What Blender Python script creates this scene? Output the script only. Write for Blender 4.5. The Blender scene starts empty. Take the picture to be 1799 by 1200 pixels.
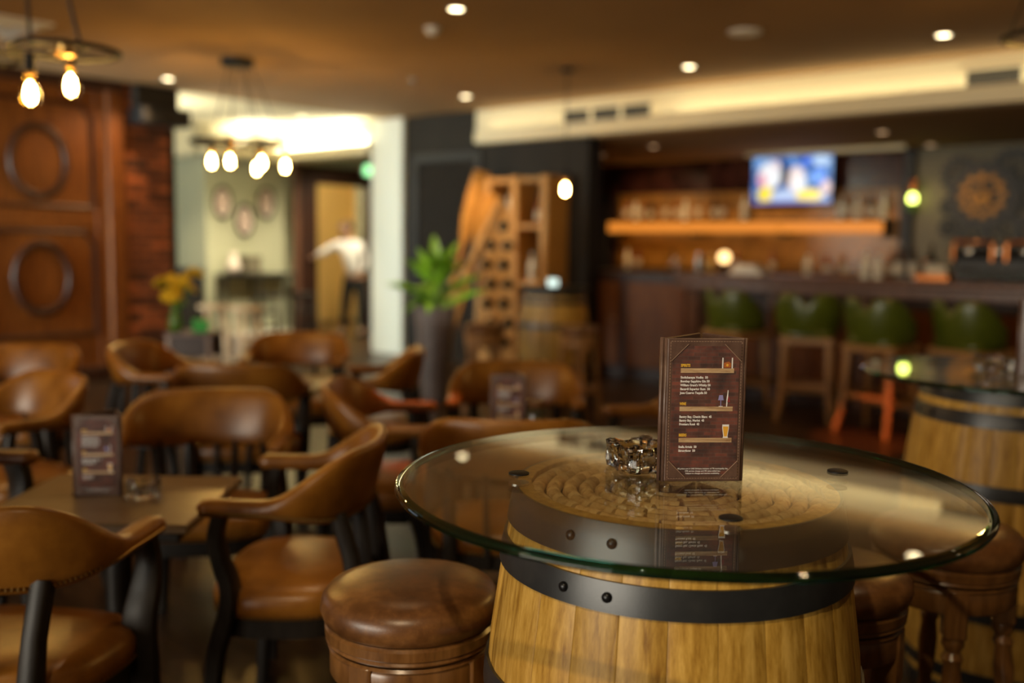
import bpy, bmesh, math, random
from mathutils import Vector, Matrix, Euler
random.seed(7)
PI = math.pi
scene = bpy.context.scene
COL = scene.collection

# ------------------------------------------------------------------ camera
cam_data = bpy.data.cameras.new('camera')
cam = bpy.data.objects.new('camera', cam_data)
COL.objects.link(cam)
cam.location = (0, 0, 1.344)
cam.matrix_world = (Matrix.Translation((0, 0, 1.344))
                    @ Matrix.Rotation(math.radians(90 - 5.751), 4, 'X')
                    @ Matrix.Rotation(math.radians(0.81), 4, 'Z'))
cam_data.sensor_width = 36.0
cam_data.lens = 1700 / 1799 * 36.0
cam_data.clip_start = 0.02
cam_data.dof.use_dof = True
cam_data.dof.focus_distance = 1.50
cam_data.dof.aperture_fstop = 1.55
cam_data.dof.aperture_blades = 0
scene.camera = cam

# ------------------------------------------------------------------ view, world
scene.view_settings.view_transform = 'Standard'
scene.view_settings.look = 'None'
scene.view_settings.exposure = 0.7
scene.view_settings.gamma = 1.0
scene.view_settings.use_curve_mapping = False
world = bpy.data.worlds.new('world')
scene.world = world
world.use_nodes = True
wb = world.node_tree.nodes['Background']
wb.inputs['Color'].default_value = (0.75, 0.85, 1.0, 1)
wb.inputs['Strength'].default_value = 0.6
try:
    cy = scene.cycles
    cy.max_bounces = 14
    cy.diffuse_bounces = 3
    cy.glossy_bounces = 4
    cy.transmission_bounces = 14
    cy.transparent_max_bounces = 24
    cy.sample_clamp_indirect = 4.0
    cy.caustics_reflective = False
    cy.caustics_refractive = False
except Exception:
    pass

# room frame: xr runs along the bar, yr runs from the windows behind the camera to the bar
RZ = math.radians(-41)
CR, SR = math.cos(math.radians(41)), math.sin(math.radians(41))
def W(xr, yr, z=0.0):
    return Vector((CR * xr + SR * yr, -SR * xr + CR * yr, z))

def area_light(name, loc, target, sx, sy, power, color):
    d = bpy.data.lights.new(name, 'AREA')
    d.shape = 'RECTANGLE'; d.size = sx; d.size_y = sy; d.energy = power; d.color = color
    o = bpy.data.objects.new(name, d); COL.objects.link(o)
    o.location = loc
    o.rotation_euler = (Vector(target) - Vector(loc)).to_track_quat('-Z', 'Y').to_euler()
    return o
# daylight through the windows in the wall behind the camera, then two added fill lights
area_light('window_daylight', W(-2.4, -8.9, 1.55), W(-2.4, 4, 1.4), 6.4, 1.9, 380, (1.0, 0.91, 0.74))
area_light('alcove_fill', W(-13.1, 4.75, 1.6), W(-9.5, 5.4, 1.4), 2.2, 1.8, 12, (0.97, 1.0, 0.86))  # added fill that keeps the alcove from going black
al = area_light('column_fill', W(-8.60, 0.6, 1.45), W(-8.85, 7.6, 1.0), 0.9, 1.5, 38, (0.88, 1.0, 0.93))  # added side fill that brightens the column
al.data.spread = math.radians(80)
# added unseen alcove uplight, then LED strips on the cream fascia ledges, shining up
area_light('alcove_ceiling_fill', W(-9.8, 5.0, 2.15), W(-9.95, 5.35, 2.8), 1.0, 0.3, 20, (1.0, 0.95, 0.72))
area_light('cove_light', W(-6.1, 7.815, 2.565), W(-6.1, 7.84, 3.2), 2.3, 0.05, 0.9, (1.0, 0.86, 0.54))
area_light('cove_light', W(-2.8, 7.815, 2.565), W(-2.8, 7.84, 3.2), 4.2, 0.05, 3.2, (1.0, 0.86, 0.54))
area_light('cove_light', W(-10.92, 7.25, 2.555), W(-10.85, 7.25, 3.2), 0.05, 1.0, 13, (1.0, 0.92, 0.66))
area_light('cove_light', W(-10.1, 7.76, 2.53), W(-10.1, 7.70, 3.2), 1.9, 0.05, 16, (1.0, 0.92, 0.66))

def spot(name, loc, target, power, color, size=60, blend=0.6, radius=0.03):
    d = bpy.data.lights.new(name, 'SPOT')
    d.energy = power; d.color = color; d.spot_size = math.radians(size); d.spot_blend = blend
    d.shadow_soft_size = radius
    o = bpy.data.objects.new(name, d); COL.objects.link(o)
    o.location = loc
    o.rotation_euler = (Vector(target) - Vector(loc)).to_track_quat('-Z', 'Y').to_euler()
    return o
def point(name, loc, power, color, radius=0.05):
    d = bpy.data.lights.new(name, 'POINT')
    d.energy = power; d.color = color; d.shadow_soft_size = radius
    o = bpy.data.objects.new(name, d); COL.objects.link(o); o.location = loc
    return o

# ------------------------------------------------------------------ materials
def mat_new(name):
    m = bpy.data.materials.new(name); m.use_nodes = True
    nt = m.node_tree
    b = nt.nodes['Principled BSDF']
    return m, nt, b
def plain(name, col, rough=0.5, metal=0.0, spec=0.5, coat=0.0):
    m, nt, b = mat_new(name)
    b.inputs['Base Color'].default_value = (*col, 1)
    b.inputs['Roughness'].default_value = rough
    b.inputs['Metallic'].default_value = metal
    b.inputs['Specular IOR Level'].default_value = spec
    b.inputs['Coat Weight'].default_value = coat
    return m
def ramp(nt, fac, stops):
    r = nt.nodes.new('ShaderNodeValToRGB')
    el = r.color_ramp.elements
    el[0].position, el[0].color = stops[0][0], (*stops[0][1], 1)
    el[1].position, el[1].color = stops[-1][0], (*stops[-1][1], 1)
    for p, c in stops[1:-1]:
        e = el.new(p); e.color = (*c, 1)
    nt.links.new(fac, r.inputs['Fac'])
    return r.outputs['Color']
def coords(nt, scale, kind='Object'):
    tc = nt.nodes.new('ShaderNodeTexCoord')
    mp = nt.nodes.new('ShaderNodeMapping')
    mp.inputs['Scale'].default_value = scale
    nt.links.new(tc.outputs[kind], mp.inputs['Vector'])
    return mp.outputs['Vector']
def noise(nt, vec, scale, detail=4, rough=0.55, dist=0.0):
    n = nt.nodes.new('ShaderNodeTexNoise')
    n.inputs['Scale'].default_value = scale; n.inputs['Detail'].default_value = detail
    n.inputs['Roughness'].default_value = rough; n.inputs['Distortion'].default_value = dist
    nt.links.new(vec, n.inputs['Vector'])
    return n.outputs['Fac']
def bump(nt, b, h, strength=0.2, dist=0.01):
    bp = nt.nodes.new('ShaderNodeBump')
    bp.inputs['Strength'].default_value = strength; bp.inputs['Distance'].default_value = dist
    nt.links.new(h, bp.inputs['Height']); nt.links.new(bp.outputs['Normal'], b.inputs['Normal'])
def vary(nt, colsock, lo=0.8, hi=1.15):
    oi = nt.nodes.new('ShaderNodeObjectInfo')
    mr = nt.nodes.new('ShaderNodeMapRange')
    mr.inputs['To Min'].default_value = lo; mr.inputs['To Max'].default_value = hi
    nt.links.new(oi.outputs['Random'], mr.inputs['Value'])
    mx = nt.nodes.new('ShaderNodeMix'); mx.data_type = 'RGBA'; mx.blend_type = 'MULTIPLY'
    mx.inputs['Factor'].default_value = 1.0
    nt.links.new(colsock, mx.inputs['A']); nt.links.new(mr.outputs['Result'], mx.inputs['B'])
    return mx.outputs['Result']
def wood(name, c1, c2, c3, scale=(14, 14, 1.2), rough=0.4, spec=0.5, bumps=0.15, var=None, coat=0.0, nsc=3.0, dist=0.6):
    m, nt, b = mat_new(name)
    v = coords(nt, scale)
    oi = nt.nodes.new('ShaderNodeObjectInfo')
    sc_ = nt.nodes.new('ShaderNodeVectorMath'); sc_.operation = 'SCALE'; sc_.inputs[0].default_value = (37, 91, 53)
    nt.links.new(oi.outputs['Random'], sc_.inputs['Scale'])
    ad = nt.nodes.new('ShaderNodeVectorMath'); ad.operation = 'ADD'
    nt.links.new(v, ad.inputs[0]); nt.links.new(sc_.outputs['Vector'], ad.inputs[1]); v = ad.outputs['Vector']
    n = noise(nt, v, nsc, 6, 0.62, dist)
    n2 = noise(nt, v, 18.0, 3, 0.6)
    mix = nt.nodes.new('ShaderNodeMath'); mix.operation = 'MULTIPLY_ADD'
    nt.links.new(n2, mix.inputs[0]); mix.inputs[1].default_value = 0.25
    nt.links.new(n, mix.inputs[2])
    c = ramp(nt, mix.outputs[0], [(0.40, c1), (0.60, c2), (0.80, c3)])
    if var: c = vary(nt, c, *var)
    nt.links.new(c, b.inputs['Base Color'])
    b.inputs['Roughness'].default_value = rough
    b.inputs['Specular IOR Level'].default_value = spec
    b.inputs['Coat Weight'].default_value = coat
    b.inputs['Coat Roughness'].default_value = 0.2
    if bumps: bump(nt, b, mix.outputs[0], bumps, 0.004)
    return m
def mottled(name, c1, c2, c3, nscale=9, rough=0.35, spec=0.5, bumps=0.08, var=None, detail=6):
    m, nt, b = mat_new(name)
    v = coords(nt, (1, 1, 1))
    n = noise(nt, v, nscale, detail, 0.65)
    c = ramp(nt, n, [(0.32, c1), (0.52, c2), (0.72, c3)])
    if var: c = vary(nt, c, *var)
    nt.links.new(c, b.inputs['Base Color'])
    b.inputs['Roughness'].default_value = rough
    b.inputs['Specular IOR Level'].default_value = spec
    if bumps:
        n2 = noise(nt, v, nscale * 30, 2, 0.5)
        bump(nt, b, n2, bumps, 0.002)
    return m
def emit(name, col, strength):
    m, nt, b = mat_new(name)
    b.inputs['Base Color'].default_value = (0, 0, 0, 1)
    b.inputs['Emission Color'].default_value = (*col, 1)
    b.inputs['Emission Strength'].default_value = strength
    return m
def clear_glass(name, tint=(0.95, 0.98, 0.96), power=5.0, f0=0.04, rough=0.0):
    # thin sheet glass: fresnel-weighted mirror over an unbent transparent pass
    m = bpy.data.materials.new(name); m.use_nodes = True
    nt = m.node_tree; nt.nodes.clear()
    out = nt.nodes.new('ShaderNodeOutputMaterial')
    tr = nt.nodes.new('ShaderNodeBsdfTransparent'); tr.inputs['Color'].default_value = (*tint, 1)
    gl = nt.nodes.new('ShaderNodeBsdfGlossy'); gl.inputs['Roughness'].default_value = rough
    gl.inputs['Color'].default_value = (1, 1, 1, 1)
    lw = nt.nodes.new('ShaderNodeLayerWeight'); lw.inputs['Blend'].default_value = 0.5
    pw = nt.nodes.new('ShaderNodeMath'); pw.operation = 'POWER'; pw.inputs[1].default_value = power
    ma = nt.nodes.new('ShaderNodeMath'); ma.operation = 'MULTIPLY_ADD'
    ma.inputs[1].default_value = 1 - f0; ma.inputs[2].default_value = f0
    nt.links.new(lw.outputs['Facing'], pw.inputs[0]); nt.links.new(pw.outputs[0], ma.inputs[0])
    mx = nt.nodes.new('ShaderNodeMixShader')
    nt.links.new(ma.outputs[0], mx.inputs[0]); nt.links.new(tr.outputs[0], mx.inputs[1]); nt.links.new(gl.outputs[0], mx.inputs[2])
    nt.links.new(mx.outputs[0], out.inputs['Surface'])
    return m
def solid_glass(name, col, rough=0.0, ior=1.5):
    m, nt, b = mat_new(name)
    b.inputs['Base Color'].default_value = (*col, 1)
    b.inputs['Transmission Weight'].default_value = 1.0
    b.inputs['Roughness'].default_value = rough
    b.inputs['IOR'].default_value = ior
    return m

M = {}
M['oak'] = wood('barrel_oak', (0.24, 0.105, 0.010), (0.46, 0.25, 0.040), (0.64, 0.38, 0.085), (34, 34, 1.5), 0.42, 0.4, 0.14, (0.84, 1.12), 0.0, 2.2, 0.25)
M['oak_head'] = wood('barrel_head_oak', (0.03, 0.014, 0.004), (0.06, 0.03, 0.009), (0.09, 0.045, 0.015), (2, 20, 20), 0.55)
M['hoop'] = mottled('hoop_iron', (0.010, 0.011, 0.013), (0.016, 0.017, 0.019), (0.028, 0.028, 0.028), 14, 0.36, 0.7, 0.05)
M['rivet'] = plain('rivet_iron', (0.018, 0.018, 0.02), 0.3, 0.6)
M['cork'] = mottled('cork', (0.34, 0.17, 0.05), (0.62, 0.38, 0.15), (0.76, 0.52, 0.24), 60, 0.85, 0.2, 0.2, (0.75, 1.1))
M['glass'] = clear_glass('table_glass')
M['glass_edge'] = solid_glass('table_glass_edge', (0.022, 0.115, 0.085), 0.03, 1.5)
M['crystal'] = solid_glass('crystal', (0.97, 0.98, 0.97), 0.0, 1.5)
M['steel'] = plain('brushed_steel', (0.5, 0.48, 0.45), 0.25, 1.0)
M['leather_tan'] = mottled('tan_leather', (0.16, 0.056, 0.006), (0.27, 0.102, 0.011), (0.38, 0.155, 0.020), 7, 0.34, 0.55, 0.06, (0.85, 1.12))
M['leather_stool'] = mottled('aged_brown_leather', (0.065, 0.024, 0.007), (0.13, 0.052, 0.015), (0.24, 0.105, 0.032), 16, 0.33, 0.55, 0.10)
M['leather_menu'] = mottled('menu_leather', (0.080, 0.044, 0.031), (0.115, 0.064, 0.046), (0.15, 0.088, 0.064), 40, 0.36, 0.55, 0.10)
M['stitch'] = plain('stitching_thread', (0.30, 0.19, 0.13), 0.7)
M['leather_green'] = mottled('green_leather', (0.050, 0.068, 0.005), (0.075, 0.098, 0.008), (0.10, 0.13, 0.012), 5, 0.27, 0.6, 0.05)
M['brass_nail'] = plain('brass_nail', (0.30, 0.17, 0.05), 0.35, 1.0)
M['wood_black'] = wood('ebonised_wood', (0.010, 0.008, 0.007), (0.018, 0.014, 0.011), (0.028, 0.022, 0.017), (10, 10, 2), 0.45, 0.3, 0.05)
M['wood_stool'] = wood('stool_wood', (0.09, 0.036, 0.010), (0.16, 0.068, 0.018), (0.22, 0.10, 0.03), (12, 12, 2), 0.28, 0.5, 0.05, None, 0.3)
M['wood_stool_light'] = wood('barstool_wood', (0.26, 0.13, 0.045), (0.38, 0.20, 0.075), (0.48, 0.27, 0.11), (12, 12, 2), 0.38)
M['table_top'] = wood('table_veneer', (0.17, 0.115, 0.06), (0.22, 0.15, 0.08), (0.27, 0.19, 0.105), (3, 20, 20), 0.30, 0.5, 0.02)
M['mahogany'] = wood('mahogany', (0.07, 0.018, 0.003), (0.125, 0.036, 0.005), (0.19, 0.060, 0.009), (10, 10, 1.2), 0.5, 0.25, 0.06)
M['mahogany_dark'] = wood('dark_mahogany', (0.016, 0.006, 0.003), (0.028, 0.009, 0.005), (0.042, 0.014, 0.007), (10, 10, 1.2), 0.42, 0.35, 0.05)
M['mahogany_red'] = wood('red_mahogany_frame', (0.075, 0.034, 0.021), (0.12, 0.054, 0.034), (0.17, 0.08, 0.052), (10, 10, 1.2), 0.35)
M['black'] = plain('matt_black', (0.012, 0.012, 0.013), 0.5)
M['black_metal'] = plain('black_metal', (0.008, 0.0075, 0.007), 0.5, 0.0, 0.3)
M['charcoal'] = mottled('charcoal_paint', (0.014, 0.011, 0.008), (0.018, 0.014, 0.010), (0.022, 0.017, 0.012), 3, 0.7, 0.3, 0)
M['charcoal_panel'] = plain('charcoal_lattice', (0.018, 0.014, 0.011), 0.55)
M['ceiling'] = mottled('dimmed_ceiling_paint', (0.42, 0.265, 0.135), (0.44, 0.28, 0.145), (0.46, 0.295, 0.155), 1.2, 0.85, 0.2, 0)  # dim warm light of the main room is put into this brown
M['cream'] = plain('cream_plaster', (0.86, 0.78, 0.54), 0.75)
M['white_column'] = plain('column_paint', (0.78, 0.83, 0.76), 0.7)
M['green_wall'] = mottled('sage_green_paint', (0.41, 0.43, 0.31), (0.44, 0.46, 0.34), (0.47, 0.49, 0.36), 1.5, 0.75, 0.3, 0)
M['grey_wall'] = mottled('grey_green_paint', (0.145, 0.13, 0.092), (0.165, 0.148, 0.105), (0.185, 0.165, 0.12), 2, 0.6, 0.3, 0)
M['yellow_wall'] = plain('yellow_corridor_paint', (0.80, 0.60, 0.27), 0.8)
M['rear_wall'] = plain('rear_wall_paint', (0.20, 0.15, 0.10), 0.8)
M['white'] = plain('white_enamel', (0.8, 0.78, 0.72), 0.4)
M['amber_panel'] = mottled('amber_back_panel', (0.16, 0.075, 0.012), (0.22, 0.105, 0.018), (0.30, 0.15, 0.03), 6, 0.35, 0.5, 0.05)
M['tile_red'] = mottled('oxblood_tile', (0.035, 0.012, 0.010), (0.055, 0.018, 0.014), (0.085, 0.03, 0.022), 5, 0.18, 0.6, 0, (0.6, 1.3))
M['grout'] = plain('dark_grout', (0.012, 0.009, 0.008), 0.9)
M['pine'] = wood('pine_shelf', (0.36, 0.17, 0.04), (0.48, 0.24, 0.06), (0.58, 0.32, 0.09), (12, 12, 1.5), 0.5)
M['oar'] = wood('varnished_oar', (0.34, 0.15, 0.03), (0.46, 0.22, 0.045), (0.56, 0.29, 0.07), (12, 12, 1.5), 0.35)
M['rack'] = wood('rack_wood', (0.55, 0.30, 0.10), (0.68, 0.39, 0.15), (0.78, 0.48, 0.21), (10, 10, 1.5), 0.45)
M['brick_mortar'] = plain('dark_mortar', (0.020, 0.013, 0.010), 0.9)
m, nt, b = mat_new('brick_clay')
v = coords(nt, (1, 1, 1)); n = noise(nt, v, 26, 5, 0.7)
c = ramp(nt, n, [(0.3, (0.13, 0.034, 0.010)), (0.55, (0.27, 0.075, 0.020)), (0.75, (0.36, 0.12, 0.035))])
nt.links.new(vary(nt, c, 0.2, 1.4), b.inputs['Base Color']); b.inputs['Roughness'].default_value = 0.85
bump(nt, b, n, 0.5, 0.01); M['brick'] = m
# plank floor
m, nt, b = mat_new('plank_floor')
tc = nt.nodes.new('ShaderNodeTexCoord'); mp = nt.nodes.new('ShaderNodeMapping')
mp.inputs['Rotation'].default_value = (0, 0, math.radians(-41 + 45))
nt.links.new(tc.outputs['Object'], mp.inputs['Vector'])
br = nt.nodes.new('ShaderNodeTexBrick')
br.inputs['Color1'].default_value = (0.030, 0.017, 0.009, 1); br.inputs['Color2'].default_value = (0.050, 0.028, 0.014, 1)
br.inputs['Mortar'].default_value = (0.008, 0.005, 0.003, 1)
br.inputs['Scale'].default_value = 1.0; br.inputs['Mortar Size'].default_value = 0.004
br.inputs['Brick Width'].default_value = 1.1; br.inputs['Row Height'].default_value = 0.13
nt.links.new(mp.outputs['Vector'], br.inputs['Vector'])
mp2 = nt.nodes.new('ShaderNodeMapping'); mp2.inputs['Scale'].default_value = (2, 22, 1)
nt.links.new(mp.outputs['Vector'], mp2.inputs['Vector'])
n = noise(nt, mp2.outputs['Vector'], 3, 6, 0.65, 0.5)
cc = ramp(nt, n, [(0.3, (0.5, 0.5, 0.5)), (0.7, (1.6, 1.5, 1.35))])
mx = nt.nodes.new('ShaderNodeMix'); mx.data_type = 'RGBA'; mx.blend_type = 'MULTIPLY'; mx.inputs['Factor'].default_value = 1
nt.links.new(br.outputs['Color'], mx.inputs['A']); nt.links.new(cc, mx.inputs['B'])
nt.links.new(mx.outputs['Result'], b.inputs['Base Color'])
b.inputs['Roughness'].default_value = 0.33; b.inputs['Specular IOR Level'].default_value = 0.35
bump(nt, b, n, 0.06, 0.003); M['floor'] = m

# ------------------------------------------------------------------ mesh builder
class MB:
    def __init__(self): self.v = []; self.f = []
    def add(self, vs, fs):
        o = len(self.v); self.v += [tuple(p) for p in vs]; self.f += [tuple(i + o for i in q) for q in fs]
        return self
    def box(self, x0, x1, y0, y1, z0, z1, mat=None):
        vs = [Vector(p) for p in ((x0,y0,z0),(x1,y0,z0),(x1,y1,z0),(x0,y1,z0),(x0,y0,z1),(x1,y0,z1),(x1,y1,z1),(x0,y1,z1))]
        if mat: vs = [mat @ p for p in vs]
        return self.add(vs, [(3,2,1,0),(4,5,6,7),(0,1,5,4),(1,2,6,5),(2,3,7,6),(3,0,4,7)])
    def bbox(self, x0, x1, y0, y1, z0, z1, r=0.004, mat=None):
        # box with chamfered edges
        xs, ys, zs = (x0, x1), (y0, y1), (z0, z1)
        bm = bmesh.new(); bmesh.ops.create_cube(bm, size=1)
        for q in bm.verts:
            q.co = Vector(((x0+x1)/2 + q.co.x*(x1-x0), (y0+y1)/2 + q.co.y*(y1-y0), (z0+z1)/2 + q.co.z*(z1-z0)))
        bmesh.ops.bevel(bm, geom=bm.edges[:], offset=r, segments=1, affect='EDGES')
        bm.verts.index_update()
        vs = [mat @ q.co if mat else q.co.copy() for q in bm.verts]
        fs = [tuple(q.index for q in fc.verts) for fc in bm.faces]
        bm.free()
        return self.add(vs, fs)
    def loops(self, rings, closed=True, cap0=True, cap1=True):
        n = len(rings[0]); vs = [p for r in rings for p in r]; fs = []
        for i in range(len(rings) - 1):
            for k in range(n if closed else n - 1):
                k2 = (k + 1) % n
                fs.append((i*n+k, i*n+k2, (i+1)*n+k2, (i+1)*n+k))
        if cap0: fs.append(tuple(range(n - 1, -1, -1)))
        if cap1: fs.append(tuple((len(rings)-1)*n + k for k in range(n)))
        return self.add(vs, fs)
    def lathe(self, prof, n=24, c=(0, 0, 0), cap0=True, cap1=True, closed_profile=False, mat=None):
        rings = []
        for r, z in prof:
            ring = [Vector((c[0] + r*math.cos(2*PI*k/n), c[1] + r*math.sin(2*PI*k/n), c[2] + z)) for k in range(n)]
            if mat: ring = [mat @ p for p in ring]
            rings.append(ring)
        if closed_profile: rings.append(rings[0]); cap0 = cap1 = False
        return self.loops(rings, True, cap0, cap1)
    def tube(self, pts, rad, n=8, sq=False, up=(0, 0, 1)):
        pts = [Vector(p) for p in pts]; rings = []
        for i, p in enumerate(pts):
            d = (pts[min(i+1, len(pts)-1)] - pts[max(i-1, 0)]).normalized()
            u = Vector(up)
            if abs(d.dot(u)) > 0.95: u = Vector((0, 1, 0))
            a = d.cross(u).normalized(); bb = a.cross(d).normalized()
            r = rad[i] if isinstance(rad, (list, tuple)) else rad
            ra, rb = r if isinstance(r, tuple) else (r, r)
            if sq:
                q = [(1,1),(-1,1),(-1,-1),(1,-1)]
                q = [(1,.7),(.7,1),(-.7,1),(-1,.7),(-1,-.7),(-.7,-1),(.7,-1),(1,-.7)]
                rings.append([p + a*ra*x + bb*rb*y for x, y in q])
            else:
                rings.append([p + a*ra*math.cos(2*PI*k/n) + bb*rb*math.sin(2*PI*k/n) for k in range(n)])
        return self.loops(rings)
    def torus(self, R, r, c=(0,0,0), n=40, k=8, mat=None, sx=1.0, sz=1.0):
        rings = []
        for i in range(n):
            a = 2*PI*i/n
            ring = []
            for j in range(k):
                bb = 2*PI*j/k
                p = Vector((sx*(R + r*math.cos(bb))*math.cos(a), sz*(R + r*math.cos(bb))*math.sin(a), r*math.sin(bb)))
                if mat: p = mat @ p
                ring.append(p + Vector(c))
            rings.append(ring)
        rings.append(rings[0])
        return self.loops(rings, True, False, False)
    def sphere(self, c, r, n=10, m=6, sz=1.0):
        prof = [(max(1e-4, r*math.sin(PI*i/m)), -r*sz*math.cos(PI*i/m)) for i in range(m+1)]
        return self.lathe(prof, n, c)
    def prism(self, poly, z0, z1, mat=None):
        n = len(poly)
        vs = [Vector((x, y, z0)) for x, y in poly] + [Vector((x, y, z1)) for x, y in poly]
        if mat: vs = [mat @ p for p in vs]
        fs = [tuple(range(n-1, -1, -1)), tuple(range(n, 2*n))] + [(k, (k+1) % n, n+(k+1) % n, n+k) for k in range(n)]
        return self.add(vs, fs)
    def mesh(self, name, mat, smooth=False):
        me = bpy.data.meshes.new(name)
        me.from_pydata(self.v, [], self.f)
        bm = bmesh.new(); bm.from_mesh(me)
        bmesh.ops.recalc_face_normals(bm, faces=bm.faces[:])
        bm.to_mesh(me); bm.free()
        if smooth:
            for p in me.polygons: p.use_smooth = True
            if smooth is not True:
                me.set_sharp_from_angle(angle=math.radians(smooth))
        if mat is not None: me.materials.append(M[mat] if isinstance(mat, str) else mat)
        return me
    def build(self, name, mat, parent=None, smooth=False, loc=None, rz=0.0):
        return mk(name, self.mesh(name, mat, smooth), parent, loc, rz)
def mk(name, me, parent=None, loc=None, rz=0.0):
    o = bpy.data.objects.new(name, me); COL.objects.link(o)
    if parent: o.parent = parent
    if loc is not None: o.location = loc
    if rz: o.rotation_euler = (0, 0, rz)
    return o
def tag(o, label, cat, group=None):
    o['label'] = label; o['category'] = cat
    if group: o['group'] = group
    return o
def thing(name, label, cat, loc=(0, 0, 0), rz=0.0, group=None):
    o = bpy.data.objects.new(name, None); COL.objects.link(o)
    o.location = loc; o.rotation_euler = (0, 0, rz); o.empty_display_size = 0.05
    return tag(o, label, cat, group)
def struct(o):
    o['kind'] = 'structure'; return o
def stuff(o):
    o['kind'] = 'stuff'; return o
def copy_tree(o, parent=None):
    c = o.copy(); COL.objects.link(c); c.parent = parent
    for ch in list(o.children): copy_tree(ch, c)
    return c
def dup(root, loc, rz, label, group=None):
    c = copy_tree(root); c.location = loc; c.rotation_euler = (0, 0, rz); c['label'] = label
    if group: c['group'] = group
    elif 'group' in c: del c['group']
    return c
def D(a): return math.radians(a)
def catmull(pts, rad, n=4):
    out, ro = [], []
    P_ = [Vector(p) for p in pts]; R_ = [r if isinstance(r, tuple) else (r, r) for r in rad]
    for i in range(len(P_) - 1):
        p0, p1, p2, p3 = P_[max(i-1, 0)], P_[i], P_[i+1], P_[min(i+2, len(P_)-1)]
        for k in range(n):
            t = k/n
            out.append(0.5*((2*p1) + (p2 - p0)*t + (2*p0 - 5*p1 + 4*p2 - p3)*t*t + (3*p1 - p0 - 3*p2 + p3)*t**3))
            ro.append(tuple(a + (c - a)*t for a, c in zip(R_[i], R_[i+1])))
    out.append(P_[-1]); ro.append(R_[-1])
    return out, ro
def smooth01(x, a, b):
    t = min(1, max(0, (x - a) / (b - a))); return t*t*(3 - 2*t)
# ================================================================== STRUCTURE (room frame)
def rstruct(name, mb, mat, smooth=False):
    return struct(mb.build(name, mat, None, smooth, (0, 0, 0), RZ))
def rpart(name, mb, mat, parent, smooth=False):
    return mb.build(name, mat, parent, smooth)
CEIL, SOF = 2.80, 2.42
rstruct('floor', MB().box(-14, 4.5, -9.3, 11.2, -0.1, 0), 'floor')
rstruct('ceiling', MB().box(-8.9, 4.5, -9.3, 7.9, CEIL, CEIL + 0.1), 'ceiling')
rstruct('ceiling_alcove_lit', MB().box(-14, -8.9, -9.3, 11.2, CEIL, CEIL + 0.1), 'cream')  # same ceiling paint, with the stronger light here put into the cream
rstruct('ceiling_rear', MB().box(-8.9, 4.5, 7.9, 11.2, CEIL, CEIL + 0.1), 'ceiling')

# --- panelled wall on the left
wl = rstruct('wall_left', MB().box(-9.12, -8.92, -9.3, -0.1, 0, CEIL).box(-9.12, -8.92, 1.3, 4.50, 0, CEIL).box(-9.12, -8.92, -0.1, 1.3, 0, 0.6).box(-9.12, -8.92, -0.1, 1.3, 2.3, CEIL), 'mahogany')  # the gap in the wall is for the added window
def left_bay(y0, y1):
    ym = (y0 + y1) / 2
    for a, c in ((y0, y0 + 0.09), (y1 - 0.09, y1)):
        rpart('stile', MB().bbox(-8.93, -8.895, a, c, 0.12, 2.72, 0.008), 'mahogany', wl)
    for a, c in ((0.0, 0.42), (1.43, 1.59), (2.58, 2.80)):
        rpart('rail', MB().bbox(-8.93, -8.90, y0 + 0.09, y1 - 0.09, a, c, 0.008), 'mahogany', wl)
    for z0, z1, zc in ((0.46, 1.40, 0.98), (1.63, 2.55, 2.02)):
        # raised panel with clipped corners
        a, c = y0 + 0.12, y1 - 0.12; k = 0.13
        poly = [(a, z0), (c, z0), (c, z1 - k), (c - k*0.7, z1), (a + k*0.7, z1), (a, z1 - k)]
        mt = Matrix(((0, 0, 1, 0), (1, 0, 0, 0), (0, 1, 0, 0), (0, 0, 0, 1)))
        rpart('panel', MB().prism(poly, -8.93, -8.905, mt), 'mahogany', wl)
        mb = MB(); q = poly + [poly[0]]
        for i in range(6):
            mb.tube([(-8.90, *q[i]), (-8.90, *q[i+1])], 0.016, 6)
        rpart('panel_moulding', mb, 'mahogany_dark', wl, 40)
        mb = MB().torus(0.265, 0.030, (-8.895, ym - 0.015, zc), 44, 8, Matrix(((0,0,1,0),(1,0,0,0),(0,1,0,0),(0,0,0,1))), 0.92, 1.16)
        rpart('oval_moulding', mb, 'mahogany_dark', wl, True)
left_bay(3.22, 4.40); left_bay(2.04, 3.22)
rpart('corner_post', MB().bbox(-8.95, -8.84, 4.40, 4.58, 0, CEIL, 0.02), 'mahogany', wl)
rpart('cornice', MB().bbox(-8.95, -8.82, 0.5, 4.58, 2.70, CEIL, 0.02), 'mahogany_dark', wl)
struct(MB().bbox(-8.93, -8.87, 0.5, 4.42, 0, 0.14, 0.01).build('baseboard_left', 'mahogany_dark', None, False, (0,0,0), RZ))

w3 = rstruct('column_fill_window', MB().box(-9.06, -8.98, -0.1, -0.02, 0.6, 2.3).box(-9.06, -8.98, 1.22, 1.3, 0.6, 2.3).box(-9.06, -8.98, -0.02, 1.22, 2.22, 2.3).box(-9.06, -8.98, -0.02, 1.22, 0.6, 0.68), 'mahogany_dark')  # added unseen window, made to go with the column fill
rpart('pane', MB().box(-9.03, -9.02, -0.02, 1.22, 0.68, 2.22), 'glass', w3)
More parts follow.
